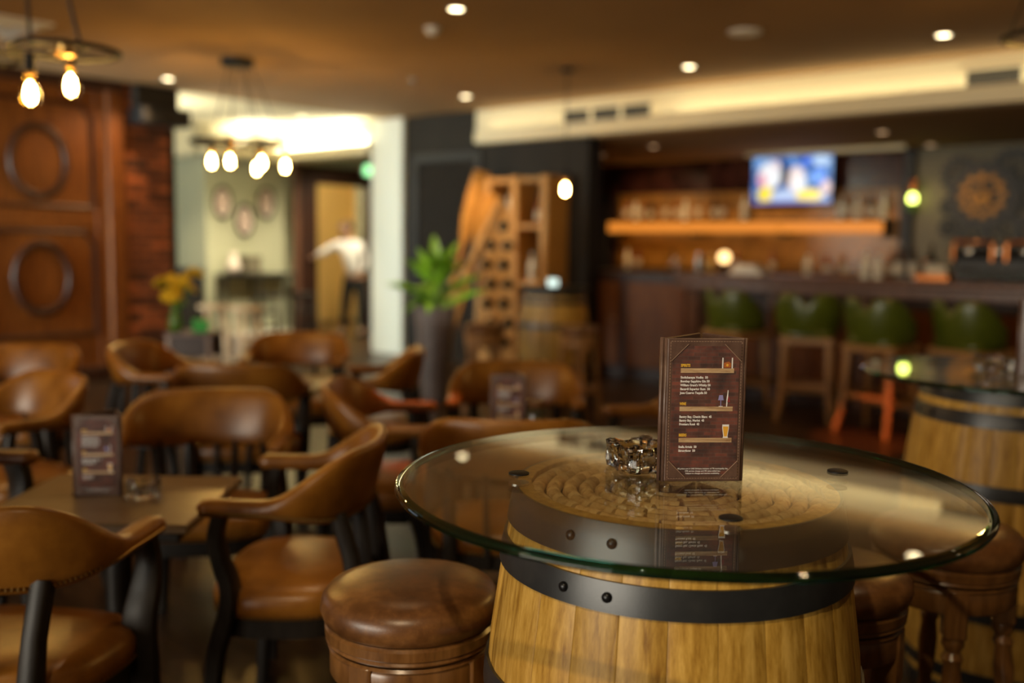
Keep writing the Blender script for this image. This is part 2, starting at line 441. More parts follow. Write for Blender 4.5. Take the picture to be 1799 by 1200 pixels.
# --- brick pier: core and single bricks on its two visible faces
wp = rstruct('wall_brick_pier', MB().box(-9.38, -8.87, 4.58, 5.10, 0, CEIL), 'brick_mortar')
bmesh_full = MB().bbox(0, 0.03, 0, 0.215, 0, 0.065, 0.006).mesh('brick', 'brick')
bmesh_half = MB().bbox(0, 0.03, 0, 0.10, 0, 0.065, 0.006).mesh('brick', 'brick')
bmesh_side = MB().bbox(0, 0.215, 0, 0.03, 0, 0.065, 0.006).mesh('brick', 'brick')
z = 0.01; row = 0
while z < CEIL - 0.07:
    y = 4.585
    seq = (bmesh_full, bmesh_full) if row % 2 == 0 else (bmesh_half, bmesh_full, bmesh_half)
    for me in seq:
        w = 0.215 if me is bmesh_full else 0.10
        mk('brick', me, wp, (-8.885 + random.uniform(-0.004, 0.006), y, z)); y += w + 0.0135
    x = -9.37 + (0.0 if row % 2 else 0.04)
    for k in range(2):
        mk('brick', bmesh_side, wp, (x, 5.085 + random.uniform(-0.004, 0.004), z)); x += 0.229
    z += 0.0775; row += 1

# --- alcove and green walls
m_open = MB()
m_open.box(-13.4, -13.25, 1.8, 3.5, 0, CEIL); m_open.box(-13.4, -13.25, 6.0, 6.86, 0, CEIL)
m_open.box(-13.4, -13.25, 3.5, 6.0, 0, 0.55); m_open.box(-13.4, -13.25, 3.5, 6.0, 2.65, CEIL)
rstruct('wall_alcove_end', m_open, 'green_wall')
rstruct('wall_alcove_side', MB().box(-13.4, -9.12, 1.8, 1.95, 0, CEIL), 'green_wall')
rstruct('wall_green_return', MB().box(-13.4, -11.2, 6.86, 7.0, 0, CEIL), 'green_wall')
g = MB()
g.box(-11.4, -11.2, 7.0, 8.56, 0, CEIL); g.box(-11.4, -11.2, 9.50, 11.2, 0, CEIL); g.box(-11.4, -11.2, 8.56, 9.50, 2.16, CEIL)
rstruct('wall_green', g, 'green_wall')
w2 = rstruct('alcove_fill_window', MB().box(-13.36, -13.30, 3.5, 3.58, 0.55, 2.65).box(-13.36, -13.30, 5.92, 6.0, 0.55, 2.65).box(-13.36, -13.30, 3.58, 5.92, 2.57, 2.65).box(-13.36, -13.30, 3.58, 5.92, 0.55, 0.63).box(-13.36, -13.30, 4.72, 4.78, 0.63, 2.57), 'white')  # added unseen window, made to go with the alcove fill
rpart('pane', MB().box(-13.34, -13.33, 3.58, 4.72, 0.63, 2.57), 'glass', w2)
rpart('pane', MB().box(-13.34, -13.33, 4.78, 5.92, 0.63, 2.57), 'glass', w2)
rstruct('trim_1', MB().bbox(-11.0, -10.86, 6.66, 7.72, SOF, SOF + 0.12, 0.01).bbox(-11.2, -11.0, 6.66, 7.85, SOF, CEIL, 0.01).bbox(-13.2, -11.0, 6.66, 6.86, SOF, CEIL, 0.01), 'cream')
rstruct('trim_2', MB().bbox(-11.2, -9.1, 7.80, 8.05, 2.40, CEIL, 0.01).bbox(-11.2, -9.1, 7.72, 7.80, 2.40, 2.52, 0.01), 'cream')
rstruct('wall_column', MB().bbox(-9.1, -8.55, 7.82, 8.10, 0, CEIL, 0.008), 'white_column')
rstruct('wall_passage', MB().box(-9.1, -8.95, 8.10, 11.0, 0, CEIL), 'white_column')
rstruct('wall_passage_end', MB().box(-13.4, -9.1, 11.0, 11.2, 0, CEIL), 'yellow_wall')
rstruct('wall_corridor', MB().box(-13.4, -13.25, 7.0, 11.0, 0, CEIL), 'yellow_wall')
# doorway with a wide dark frame, open leaf swung inward
d1 = rstruct('door_1', MB().bbox(-11.42, -11.10, 8.22, 8.56, 0, 2.40, 0.01).bbox(-11.42, -11.10, 9.50, 9.62, 0, 2.40, 0.01).bbox(-11.42, -11.10, 8.56, 9.50, 2.16, 2.40, 0.01), 'mahogany_dark')
rpart('architrave', MB().bbox(-11.12, -11.07, 8.14, 8.24, 0, 2.44, 0.008), 'mahogany_red', d1)
rpart('door_leaf', MB().bbox(-12.32, -11.45, 8.56, 8.60, 0.01, 2.14, 0.006), 'mahogany_dark', d1)
rpart('door_handle', MB().tube([(-12.25, 8.64, 1.02), (-12.12, 8.64, 1.02)], 0.011, 6), 'steel', d1)

# --- dark wall between column and bar
wd = rstruct('wall_back', MB().box(-8.55, -7.45, 7.88, 8.10, 0, CEIL).box(-7.45, -5.87, 7.88, 8.10, 0, SOF), 'charcoal')
for a in ((-8.42, -8.32, 0.0, 2.36), (-7.42, -7.32, 0.0, 2.36)):
    rpart('panel_frame', MB().bbox(a[0], a[1], 7.85, 7.90, a[2], a[3], 0.008), 'black', wd)
rpart('panel_frame', MB().bbox(-8.32, -7.42, 7.85, 7.90, 2.26, 2.36, 0.008), 'black', wd)
lat = MB()
for k in range(-14, 24):
    x0 = -8.32 + k*0.075
    for s in (1, -1):
        pts = []
        for t in (0, 1):
            pts.append((x0 + 0.0 + (t*2.2 if s > 0 else 2.2*(1-t))*0.5, 0.06 + t*2.2))
        (xa, za), (xb, zb) = pts
        # clip to the panel
        def clip(xa, za, xb, zb):
            lo, hi = -8.32, -7.42
            if (xa < lo and xb < lo) or (xa > hi and xb > hi): return None
            def cut(xa, za, xb, zb, e):
                t = (e - xa)/(xb - xa); return e, za + t*(zb - za)
            if xa < lo: xa, za = cut(xa, za, xb, zb, lo)
            if xb < lo: xb, zb = cut(xb, zb, xa, za, lo)
            if xa > hi: xa, za = cut(xa, za, xb, zb, hi)
            if xb > hi: xb, zb = cut(xb, zb, xa, za, hi)
            return xa, za, xb, zb
        r = clip(xa, za, xb, zb)
        if r: lat.tube([(r[0], 7.873, r[1]), (r[2], 7.873, r[3])], 0.007, 4)
lo = rpart('lattice', lat, 'charcoal_panel', wd); stuff(lo)

# --- soffit over the bar: cream fascia with a protruding lip, tan underside
rstruct('trim_3', MB().bbox(-7.45, 4.5, 7.90, 11.0, SOF + 0.02, CEIL, 0.01), 'cream')
rstruct('trim_4', MB().bbox(-7.32, 4.5, 7.74, 7.95, SOF, SOF + 0.135, 0.012), 'cream')
rstruct('ceiling_bar', MB().box(-8.3, 4.5, 7.97, 11.0, SOF, SOF + 0.03), 'ceiling')
rstruct('trim_5', MB().bbox(-5.4, -3.6, 10.25, 10.32, SOF - 0.045, SOF, 0.006), 'cream')

# --- bar back wall
wbk = rstruct('wall_bar', MB().box(-8.3, 4.5, 10.85, 11.0, 0, SOF), 'grout')
rstruct('wall_bar_side', MB().box(-8.45, -8.3, 8.10, 11.0, 0, SOF), 'mahogany_dark')
tile = MB().bbox(0, 0.118, -0.012, 0.012, 0, 0.135, 0.006).mesh('tile', 'tile_red')
for r in range(3):
    for k in range(34):
        mk('tile', tile, wbk, (-8.10 + k*0.128 + (0.064 if r % 2 else 0), 10.845 + random.uniform(-0.003, 0.003), 2.03 + r*0.131))
rpart('back_panel', MB().bbox(-7.55, -3.76, 10.80, 10.86, 1.06, 2.02, 0.006), 'amber_panel', wbk)
for x0 in (-7.60, -3.80):
    rpart('panel_post', MB().bbox(x0, x0 + 0.09, 10.76, 10.86, 0, 2.03, 0.008), 'mahogany_dark', wbk)
rstruct('wall_bar_end', MB().box(-3.66, 4.5, 10.70, 10.86, 0, SOF), 'grey_wall')
rstruct('trim_6', MB().bbox(-3.72, -3.62, 10.60, 10.80, 0, SOF, 0.01), 'black')

# --- walls behind the camera, with the daylight window
rw = MB()
rw.box(-9.1, -5.8, -9.3, -9.1, 0, CEIL); rw.box(1.0, 4.5, -9.3, -9.1, 0, CEIL)
rw.box(-5.8, 1.0, -9.3, -9.1, 0, 0.55); rw.box(-5.8, 1.0, -9.3, -9.1, 2.55, CEIL)
rstruct('wall_rear', rw, 'rear_wall')
rstruct('wall_right', MB().box(4.5, 4.7, -9.3, 11.0, 0, CEIL), 'rear_wall')
fr = MB().box(-5.8, 1.0, -9.25, -9.15, 0.55, 0.64).box(-5.8, 1.0, -9.25, -9.15, 2.46, 2.55)
for k in range(5):
    x = -5.8 + k*1.675; fr.box(x, x + 0.1, -9.25, -9.15, 0.64, 2.46)
w1 = rstruct('window_1', fr, 'mahogany_dark')
for k in range(4):
    x = -5.7 + k*1.675; rpart('pane', MB().box(x, x + 1.575, -9.21, -9.20, 0.64, 2.46), 'glass', w1)
struct(MB().bbox(-11.2, -11.15, 7.0, 8.14, 0, 0.12, 0.005).build('baseboard_green', 'white', None, False, (0,0,0), RZ))

# ================================================================== CEILING FITTINGS
M['lamp_disc'] = emit('downlight_lens', (1.0, 0.80, 0.45), 9.0)
M['lamp_disc_dim'] = emit('downlight_lens_amber', (1.0, 0.58, 0.28), 1.6)
dl = thing('downlight', 'round recessed downlight glowing in the ceiling close to the smoke detector', 'downlight', (0, 0, 0), 0)
MB().lathe([(0.055, 0), (0.057, -0.006), (0.048, -0.008), (0.042, -0.004), (0.042, 0.0)], 24, cap0=False, cap1=False).build('trim_ring', 'white', dl, True)
MB().lathe([(0.042, -0.0035), (0.001, -0.005)], 20, cap0=False).build('lens', 'lamp_disc', dl, True)
spots_main = [(-4.36, 4.44, ''), (-4.22, 7.0, 'round recessed downlight in the ceiling just before the fascia, between the two vents'), (-2.24, 7.0, 'round recessed downlight in the ceiling just before the fascia vent by the clock'),
              (-6.81, 7.08, 'round recessed downlight in the ceiling in front of the dark wall'), (-8.3, 4.72, 'round recessed downlight in the ceiling above the brick pier')]
first = True
for xr, yr, lab in spots_main:
    p = W(xr, yr, CEIL)
    if first: dl.location = p; first = False
    else: dup(dl, p, 0, lab)
    spot('downlight_beam', p - Vector((0, 0, 0.02)), W(-8.9, 4.0, 1.6) if lab.endswith('pier') else p - Vector((0, 0, 2)), 45 if lab.endswith('pier') else 75 if lab.endswith('dark wall') else 16, (1.0, 0.64, 0.32), 75, 0.8)
ds = thing('downlight', 'small amber recessed downlight in the lowered ceiling over the bar', 'downlight', W(-7.06, 8.24, SOF), 0, 'amber downlights over the bar')
for ch in dl.children:
    c = ch.copy(); COL.objects.link(c); c.parent = ds
    if c.name.startswith('lens'):
        c.data = c.data.copy(); c.data.materials[0] = M['lamp_disc_dim']
for xr, yr in [(-6.92, 9.53), (-5.85, 9.02), (-3.4, 9.08), (-3.41, 10.45)]:
    p = W(xr, yr, SOF)
    dup(ds, p, 0, ds['label'], ds['group'])
    spot('downlight_beam', p - Vector((0, 0, 0.02)), p + (W(0, 1.3, -1.0) if yr < 10 else Vector((0, 0, -2))), (18 if xr > -4 else 45) if yr < 10 else 6, (1.0, 0.62, 0.30), 80, 0.8)
sd = thing('smoke_detector', 'white domed smoke detector on the main ceiling', 'smoke detector', W(-4.86, 4.72, CEIL))
MB().lathe([(0.055, 0), (0.055, -0.018), (0.05, -0.024), (0.0455, -0.024)], 24).build('base', 'white', sd, 40)
MB().lathe([(0.045, -0.022), (0.042, -0.040), (0.028, -0.052), (0.001, -0.055)], 24).build('dome', 'white', sd, True)
sp = thing('ceiling_speaker', 'flat round white speaker grille on the main ceiling', 'speaker', W(-3.25, 6.1, CEIL))
MB().lathe([(0.115, 0), (0.117, -0.01), (0.105, -0.016), (0.1, -0.012)], 28).build('bezel', 'white', sp, 40)
MB().lathe([(0.1, -0.011), (0.06, -0.017), (0.001, -0.018)], 28).build('grille', 'white', sp, True)
sk = thing('sprinkler', 'small pale sprinkler head on the ceiling near the column', 'sprinkler', W(-6.52, 6.1, CEIL))
MB().lathe([(0.04, 0), (0.038, -0.006), (0.012, -0.008), (0.012, -0.035), (0.026, -0.037), (0.024, -0.041), (0.001, -0.041)], 16).build('head', 'steel', sk, 40)
MB().tube([(0.02, 0, -0.037), (0.016, 0, -0.02), (0.011, 0, -0.008)], 0.003, 5).build('yoke', 'steel', sk)
ac = thing('air_diffuser', 'white square air diffuser on the ceiling above the panelled wall', 'air vent', W(-7.2, 2.72, CEIL), RZ)
MB().bbox(-0.36, 0.36, -0.34, 0.34, -0.02, 0, 0.006).build('frame', 'white', ac)
for k in range(3):
    s = 0.27 - k*0.08
    mb = MB()
    for a, c in (((-s, -s), (s, -s)), ((s, -s), (s, s)), ((s, s), (-s, s)), ((-s, s), (-s, -s))):
        mb.tube([(*a, -0.026), (*c, -0.026)], 0.008, 5)
    mb.build('vane', 'white', ac)
# air vents in the soffit fascia
def vent(x0, x1, n, label):
    t = thing('air_vent', label, 'air vent', W((x0 + x1)/2, 7.895, 2.63), RZ)
    L = (x1 - x0); s = L / n
    MB().bbox(-L/2 - 0.03, L/2 + 0.03, -0.012, 0.003, -0.085, -0.062, 0.003).bbox(-L/2 - 0.03, L/2 + 0.03, -0.012, 0.003, 0.062, 0.085, 0.003).build('frame', 'cream', t)
    MB().box(-L/2, L/2, -0.002, 0.002, -0.062, 0.062).build('backing', 'black', t)
    for k in range(n + 1):
        x = -L/2 + k*s
        MB().bbox(x - 0.02, x + 0.02, -0.012, 0.003, -0.062, 0.062, 0.002).build('divider', 'cream', t)
    for k in range(n):
        for q in range(5):
            zz = -0.05 + q*0.025
            MB().box(-L/2 + k*s + 0.022, -L/2 + (k+1)*s - 0.022, -0.011, -0.003, zz - 0.003, zz + 0.003).build('slat', 'grey_wall', t)
vent(-6.22, -5.14, 3, 'slotted cream air vent on the fascia at the dark wall end of the bar')
vent(-2.36, -1.10, 3, 'slotted cream air vent on the fascia at the clock end of the bar')

# black loudspeaker on top of the brick pier
ls = thing('loudspeaker', 'boxy black loudspeaker mounted high on the brick pier', 'speaker', W(-8.84, 4.86, 2.42), RZ)
MB().bbox(-0.0, 0.24, -0.24, 0.27, 0.0, 0.16, 0.015).build('cabinet', 'black', ls)
MB().bbox(0.0, 0.10, -0.22, 0.22, 0.16, 0.37, 0.01).build('bracket_box', 'charcoal', ls)
MB().lathe([(0.055, 0.0), (0.06, 0.006), (0.045, 0.004), (0.012, -0.006)], 16, mat=Matrix.Translation((0.241, 0.0, 0.08)) @ Matrix.Rotation(D(90), 4, 'Y')).build('cone', 'charcoal', ls, True)

# ---- pendant lights made of wheel rings
M['bulb_core'] = emit('bulb_filament_glow', (1.0, 0.66, 0.26), 170.0)
M['bulb_glass'] = clear_glass('amber_bulb_glass', (1.0, 0.84, 0.50), 4.0, 0.05)
M['brass'] = plain('aged_brass', (0.45, 0.25, 0.07), 0.3, 1.0)
bulb_glass = MB().lathe([(0.015, 0.0), (0.017, -0.02), (0.030, -0.060), (0.040, -0.095), (0.038, -0.122), (0.022, -0.145), (0.001, -0.152)], 14, cap0=False).mesh('bulb', 'bulb_glass', True)
bulb_core = MB().lathe([(0.003, -0.040), (0.017, -0.060), (0.022, -0.095), (0.018, -0.120), (0.002, -0.130)], 10).mesh('filament', 'bulb_core', True)
socket_me = MB().lathe([(0.012, 0.075), (0.020, 0.07), (0.021, 0.0), (0.016, -0.004)], 12).mesh('socket', 'black_metal', 40)
cap_me = MB().lathe([(0.017, 0.0), (0.018, -0.012), (0.0165, -0.024)], 12).mesh('bulb_cap', 'brass', True)
def hang_bulb(parent, x, y, z):
    s = mk('socket', socket_me, parent, (x, y, z))
    mk('bulb_cap', cap_me, s)
    bb = mk('bulb', bulb_glass, parent, (x, y, z - 0.004))
    mk('filament', bulb_core, bb)
def wheel(parent, cx, cy, z, R):
    MB().torus(R, 0.012, (cx, cy, z), 36, 8).torus(R*0.93, 0.006, (cx, cy, z), 36, 6).build('wheel_rim', 'black_metal', parent, True)
    MB().lathe([(0.035, -0.02), (0.04, -0.01), (0.04, 0.01), (0.03, 0.02)], 14, (cx, cy, z)).build('wheel_hub', 'brass', parent, 40)
    for k in range(8):
        a = 2*PI*k/8 + 0.3
        MB().tube([(cx + 0.035*math.cos(a), cy + 0.035*math.sin(a), z), (cx + R*math.cos(a), cy + R*math.sin(a), z)], 0.004, 5).build('spoke', 'black_metal', parent)
# left pendant: two wheels side by side, above the panelled wall side
pl = thing('pendant_light', 'black two-wheel pendant light with two glowing filament bulbs', 'pendant light', (-1.98, 4.2, 0))
wheel(pl, 0.07, 0.0, 2.13, 0.215); wheel(pl, -0.37, 0.02, 2.11, 0.215)
hang_bulb(pl, -0.035, -0.10, 2.03); hang_bulb(pl, 0.03, 0.13, 2.10); hang_bulb(pl, -0.5, 0.05, 2.08)
for sx, sy, tx, ty in ((-0.05, -0.05, -0.10, 0.0), (0.12, 0.05, -0.02, 0.02), (-0.4, 0.0, -0.2, 0.0)):
    MB().tube([(sx, sy, 2.13), (tx, ty, 2.80)], 0.008, 6).build('rod', 'black_metal', pl)
MB().lathe([(0.10, 0), (0.10, -0.025), (0.001, -0.03)], 20, (-0.10, 0, 2.80)).build('canopy', 'black_metal', pl, 40)
# centre pendant: one wide ring with five bulbs on thin cords from a round canopy
pc = thing('pendant_light', 'black ring pendant light with five glowing bulbs on thin cords', 'pendant light', (-2.25, 8.0, 0))
MB().torus(0.37, 0.018, (0, 0, 2.13), 40, 8).build('ring', 'black_metal', pc, True)
MB().tube([(-0.37, 0, 2.13), (0.37, 0, 2.13)], 0.012, 6).tube([(0, -0.37, 2.13), (0, 0.37, 2.13)], 0.012, 6).build('cross_bar', 'black_metal', pc)
MB().lathe([(0.03, -0.03), (0.045, 0.0), (0.03, 0.03)], 12, (-0.01, -0.2, 2.14)).build('boss', 'brass', pc, 40)
MB().lathe([(0.13, 0.0), (0.13, -0.05), (0.12, -0.06), (0.001, -0.062)], 24, (0, 0, 2.80)).build('canopy', 'black_metal', pc, 40)
for k, (bx, by) in enumerate(((-0.12, -0.33), (0.035, -0.365), (0.255, -0.26), (0.365, 0.06), (0.05, 0.36))):
    hang_bulb(pc, bx, by, 2.045)
    MB().tube([(bx, by, 2.10), (bx*0.3, by*0.3, 2.74)], 0.004, 5).build('cord', 'black_metal', pc)
# right pendant: only its wheel edge shows
pr = thing('pendant_light', 'black wheel pendant light with three bulbs, two added for light, hanging on the green bar stool side', 'pendant light', (2.30, 4.2, 0))
wheel(pr, 0, 0, 2.25, 0.22)
for k in range(3):
    a = 2*PI*k/3 + 0.6
    MB().tube([(0.2*math.cos(a), 0.2*math.sin(a), 2.25), (0.03*math.cos(a), 0.03*math.sin(a), 2.78)], 0.004, 5).build('cord', 'black_metal', pr)
hang_bulb(pr, 0.20, 0.06, 2.19); hang_bulb(pr, 0.14, -0.15, 2.19); hang_bulb(pr, 0.10, 0.19, 2.19)  # two of these unseen bulbs are added to brighten the ceiling
MB().lathe([(0.07, 0), (0.07, -0.025), (0.001, -0.03)], 20, (0, 0, 2.80)).build('canopy', 'black_metal', pr, 40)
# single bulb pendant above the far barrel
ps = thing('pendant_light', 'single glowing filament bulb on a cord above the far barrel table', 'pendant light', (0.43, 8.25, 0))
hang_bulb(ps, 0, 0, 1.90)
MB().tube([(0, 0, 1.97), (0, 0, 2.79)], 0.004, 5).build('cord', 'black_metal', ps)
MB().lathe([(0.05, 0), (0.05, -0.02), (0.001, -0.025)], 16, (0, 0, 2.80)).build('canopy', 'black_metal', ps, 40)
# ================================================================== BARREL TABLES
BH = 0.962
def br_r(z):
    u = (z - BH/2) / (BH/2)
    return 0.257 + 0.053*(1 - u*u)
NST = 26
def stave_mesh():
    mb = MB(); rings = []
    half = PI/NST - 0.0011
    for i in range(9):
        z = BH*i/8; r = br_r(z) - 0.003; ri = r - 0.022
        ring = []
        for a, rr in ((-half, ri), (-half, r - 0.0007), (-half*0.93, r), (0, r + 0.0006), (half*0.93, r), (half, r - 0.0007), (half, ri)):
            ring.append((rr*math.cos(a), rr*math.sin(a), z))
        rings.append(ring)
    return mb.loops(rings).mesh('stave', 'oak', 35)
STAVE = stave_mesh()
def hoop_mesh(z0, z1):
    prof = [(br_r(z0) - 0.003, z0), (br_r(z0) + 0.0015, z0), (br_r((z0+z1)/2) + 0.0022, (z0+z1)/2), (br_r(z1) + 0.0015, z1), (br_r(z1) - 0.003, z1)]
    return MB().lathe(prof, 72, closed_profile=True).mesh('hoop', 'hoop', 35)
HOOPS = [(0.908, 0.962), (0.842, 0.884), (0.640, 0.682), (0.280, 0.322), (0.078, 0.120), (0.0, 0.054)]
HOOP_ME = [hoop_mesh(*h) for h in HOOPS]
RIVET = MB().lathe([(0.0075, 0), (0.0072, 0.003), (0.005, 0.0052), (0.0005, 0.006)], 12, mat=Matrix.Rotation(D(90), 4, 'Y')).mesh('rivet', 'rivet', True)
def cork_mesh():
    return MB().lathe([(0.0108, -0.022), (0.0115, -0.021), (0.0115, 0.021), (0.0108, 0.022)], 10, mat=Matrix.Rotation(D(90), 4, 'X')).mesh('cork', 'cork', 40)
CORK = cork_mesh()
HEAD = MB().lathe([(0.238, 0.915), (0.238, 0.932), (0.001, 0.932)], 40).mesh('barrel_head', 'oak_head', 30)
def make_barrel(label, loc, rz, rivet_deg, corks=True):
    t = thing('barrel', label, 'barrel', loc, rz)
    for k in range(NST):
        mk('stave', STAVE, t, None, 2*PI*k/NST + 0.06)
    for (z0, z1), me in zip(HOOPS, HOOP_ME):
        h = mk('hoop', me, t)
        for d in (rivet_deg, rivet_deg + 14.5):
            zc = (z0 + z1)/2; a = D(d)
            rr = br_r(zc) + 0.002
            o = mk('rivet', RIVET, h, (rr*math.cos(a), rr*math.sin(a), zc), a)
    mk('barrel_head', HEAD, t)
    if corks:
        rnd = random.Random(3)
        for ring in range(8):
            r = 0.222 - ring*0.0268
            n = max(1, int(2*PI*r/0.0465))
            ph = rnd.random()*6
            for k in range(n):
                a = ph + 2*PI*(k + rnd.uniform(-0.06, 0.06))/n
                o = mk('cork', CORK, t, (r*math.cos(a), r*math.sin(a), 0.9435 + rnd.uniform(0, 0.003)), a + rnd.uniform(-0.05, 0.05))
    return t
BX, BY = 0.266, 1.533
make_barrel('golden oak barrel under the round glass top with the open menu stand', (BX, BY, 0), 0, 227.5)
make_barrel('oak barrel under a glass top beside the green bar stools', (1.53, 2.92, 0), 0.5, 150)
make_barrel('oak barrel table standing by the dark wall and wooden shelf', (0.36, 8.35, 0), 0.2, 200, False)

# round glass tops: clear plate, green polished edge and steel standoffs
plate = MB()
for zz, flip in ((0.980, False), (0.968, True)):
    ring = [(0.437*math.cos(2*PI*k/96), 0.437*math.sin(2*PI*k/96), zz) for k in range(96)]
    plate.add(ring, [tuple(range(95, -1, -1)) if flip else tuple(range(96))])
PLATE = bpy.data.meshes.new('plate'); PLATE.from_pydata(plate.v, [], plate.f); PLATE.materials.append(M['glass'])
prof = [(0.437, 0.980), (0.441, 0.9796), (0.4445, 0.9775), (0.4455, 0.9765), (0.4485, 0.9757), (0.450, 0.9735), (0.450, 0.9715), (0.4485, 0.969), (0.445, 0.9682), (0.437, 0.968)]
EDGE = MB().lathe(prof, 128, closed_profile=True).mesh('polished_edge', 'glass_edge', 40)
STAND = MB().lathe([(0.0135, 0.9625), (0.0165, 0.9635), (0.0165, 0.9672), (0.001, 0.9678)], 20).mesh('standoff', 'steel', 40)
SCAP = MB().lathe([(0.0165, 0.9805), (0.0165, 0.9825), (0.015, 0.9832), (0.001, 0.9834)], 20).mesh('standoff_cap', 'black_metal', 40)
def glass_top(label, x, y, bx, by, rot):
    t = thing('round_glass_table', label, 'glass table', (x, y, 0))
    mk('plate', PLATE, t); mk('polished_edge', EDGE, t)
    for k in range(4):
        a = rot + k*PI/2
        p = (bx - x + 0.262*math.cos(a), by - y + 0.262*math.sin(a), 0)
        s = mk('standoff', STAND, t, p); mk('standoff_cap', SCAP, s)
    return t
glass_top('large round clear glass top with green edge carrying the sharp menu stand', 0.2706, 1.498, 0.275, 1.533, D(5))
glass_top('round clear glass top on the barrel beside the green bar stools', 1.53, 2.90, 1.53, 2.92, D(40))
dt = thing('tray_top', 'thin dark round top on the far barrel by the wooden shelf', 'table top', (0.36, 8.35, 0.9625))
MB().lathe([(0.29, 0.0), (0.30, 0.004), (0.30, 0.014), (0.29, 0.018)], 40).build('disc', 'black', dt, 40)
MB().torus(0.296, 0.008, (0, 0, 0.018), 40, 6).build('rim', 'black_metal', dt, True)

# ================================================================== BARREL STOOLS
def make_stool(label, loc, rz, leather='leather_stool', wd='wood_stool'):
    t = thing('stool', label, 'stool', loc, rz, None)
    cz = 0.655
    MB().lathe([(0.150, cz), (0.160, cz + 0.008), (0.166, cz + 0.026), (0.163, cz + 0.045), (0.150, cz + 0.060), (0.115, cz + 0.071), (0.06, cz + 0.076), (0.001, cz + 0.077)], 48).build('cushion', leather, t, True)
    MB().lathe([(0.10, 0.622), (0.152, 0.622), (0.156, 0.626), (0.153, 0.631), (0.157, 0.634), (0.158, 0.650), (0.152, 0.656), (0.12, 0.656)], 48).build('seat_ring', wd, t, 40)
    MB().lathe([(0.125, 0.560), (0.146, 0.560), (0.149, 0.565), (0.149, 0.604), (0.146, 0.609), (0.152, 0.612), (0.148, 0.617), (0.12, 0.617)], 48, closed_profile=True).build('apron', wd, t, 40)
    MB().lathe([(0.09, 0.600), (0.09, 0.630)], 24).build('swivel', 'black_metal', t)
    prof = [(0.020, 0.0), (0.022, 0.04), (0.016, 0.07), (0.021, 0.10), (0.021, 0.16), (0.015, 0.18), (0.0225, 0.21), (0.0225, 0.26), (0.015, 0.285),
            (0.019, 0.33), (0.022, 0.40), (0.017, 0.445), (0.023, 0.460), (0.016, 0.475), (0.024, 0.49), (0.022, 0.505)]
    for k in range(4):
        a = PI/4 + k*PI/2
        top = Vector((0.128*math.cos(a), 0.128*math.sin(a), 0.505)); bot = Vector((0.175*math.cos(a), 0.175*math.sin(a), 0))
        lg = MB()
        rings = []
        for r, z in prof:
            c = bot.lerp(top, z/0.505)
            rings.append([(c.x + r*math.cos(2*PI*q/14), c.y + r*math.sin(2*PI*q/14), z) for q in range(14)])
        lg.loops(rings)
        mt = Matrix.Translation(top) @ Matrix.Rotation(a, 4, 'Z')
        lg.bbox(-0.024, 0.024, -0.024, 0.024, 0.0, 0.110, 0.004, mt)
        lg.build('leg', wd, t, 40)
    rr = 0.153
    MB().torus(rr, 0.010, (0, 0, 0.23), 36, 8).build('foot_ring', wd, t, True)
    return t
s1 = make_stool('round stool with shiny aged brown leather seat in front of the golden barrel', (-0.180, 1.735, 0), 0.25)
dup(s1, (1.00, 2.16, 0), 0.55, 'round leather stool with turned legs between the two glass-topped barrels')
dup(s1, (0.635, 1.885, 0), 0.2, 'round leather stool half hidden behind the golden barrel')
s4 = make_stool('round wooden stool between the tall planter and the far barrel', (-0.22, 7.55, 0), 0.3, 'leather_stool', 'wood_stool_light')
dup(s4, (0.52, 7.45, 0), 0.9, 'round wooden stool in front of the far barrel, on the bar side')

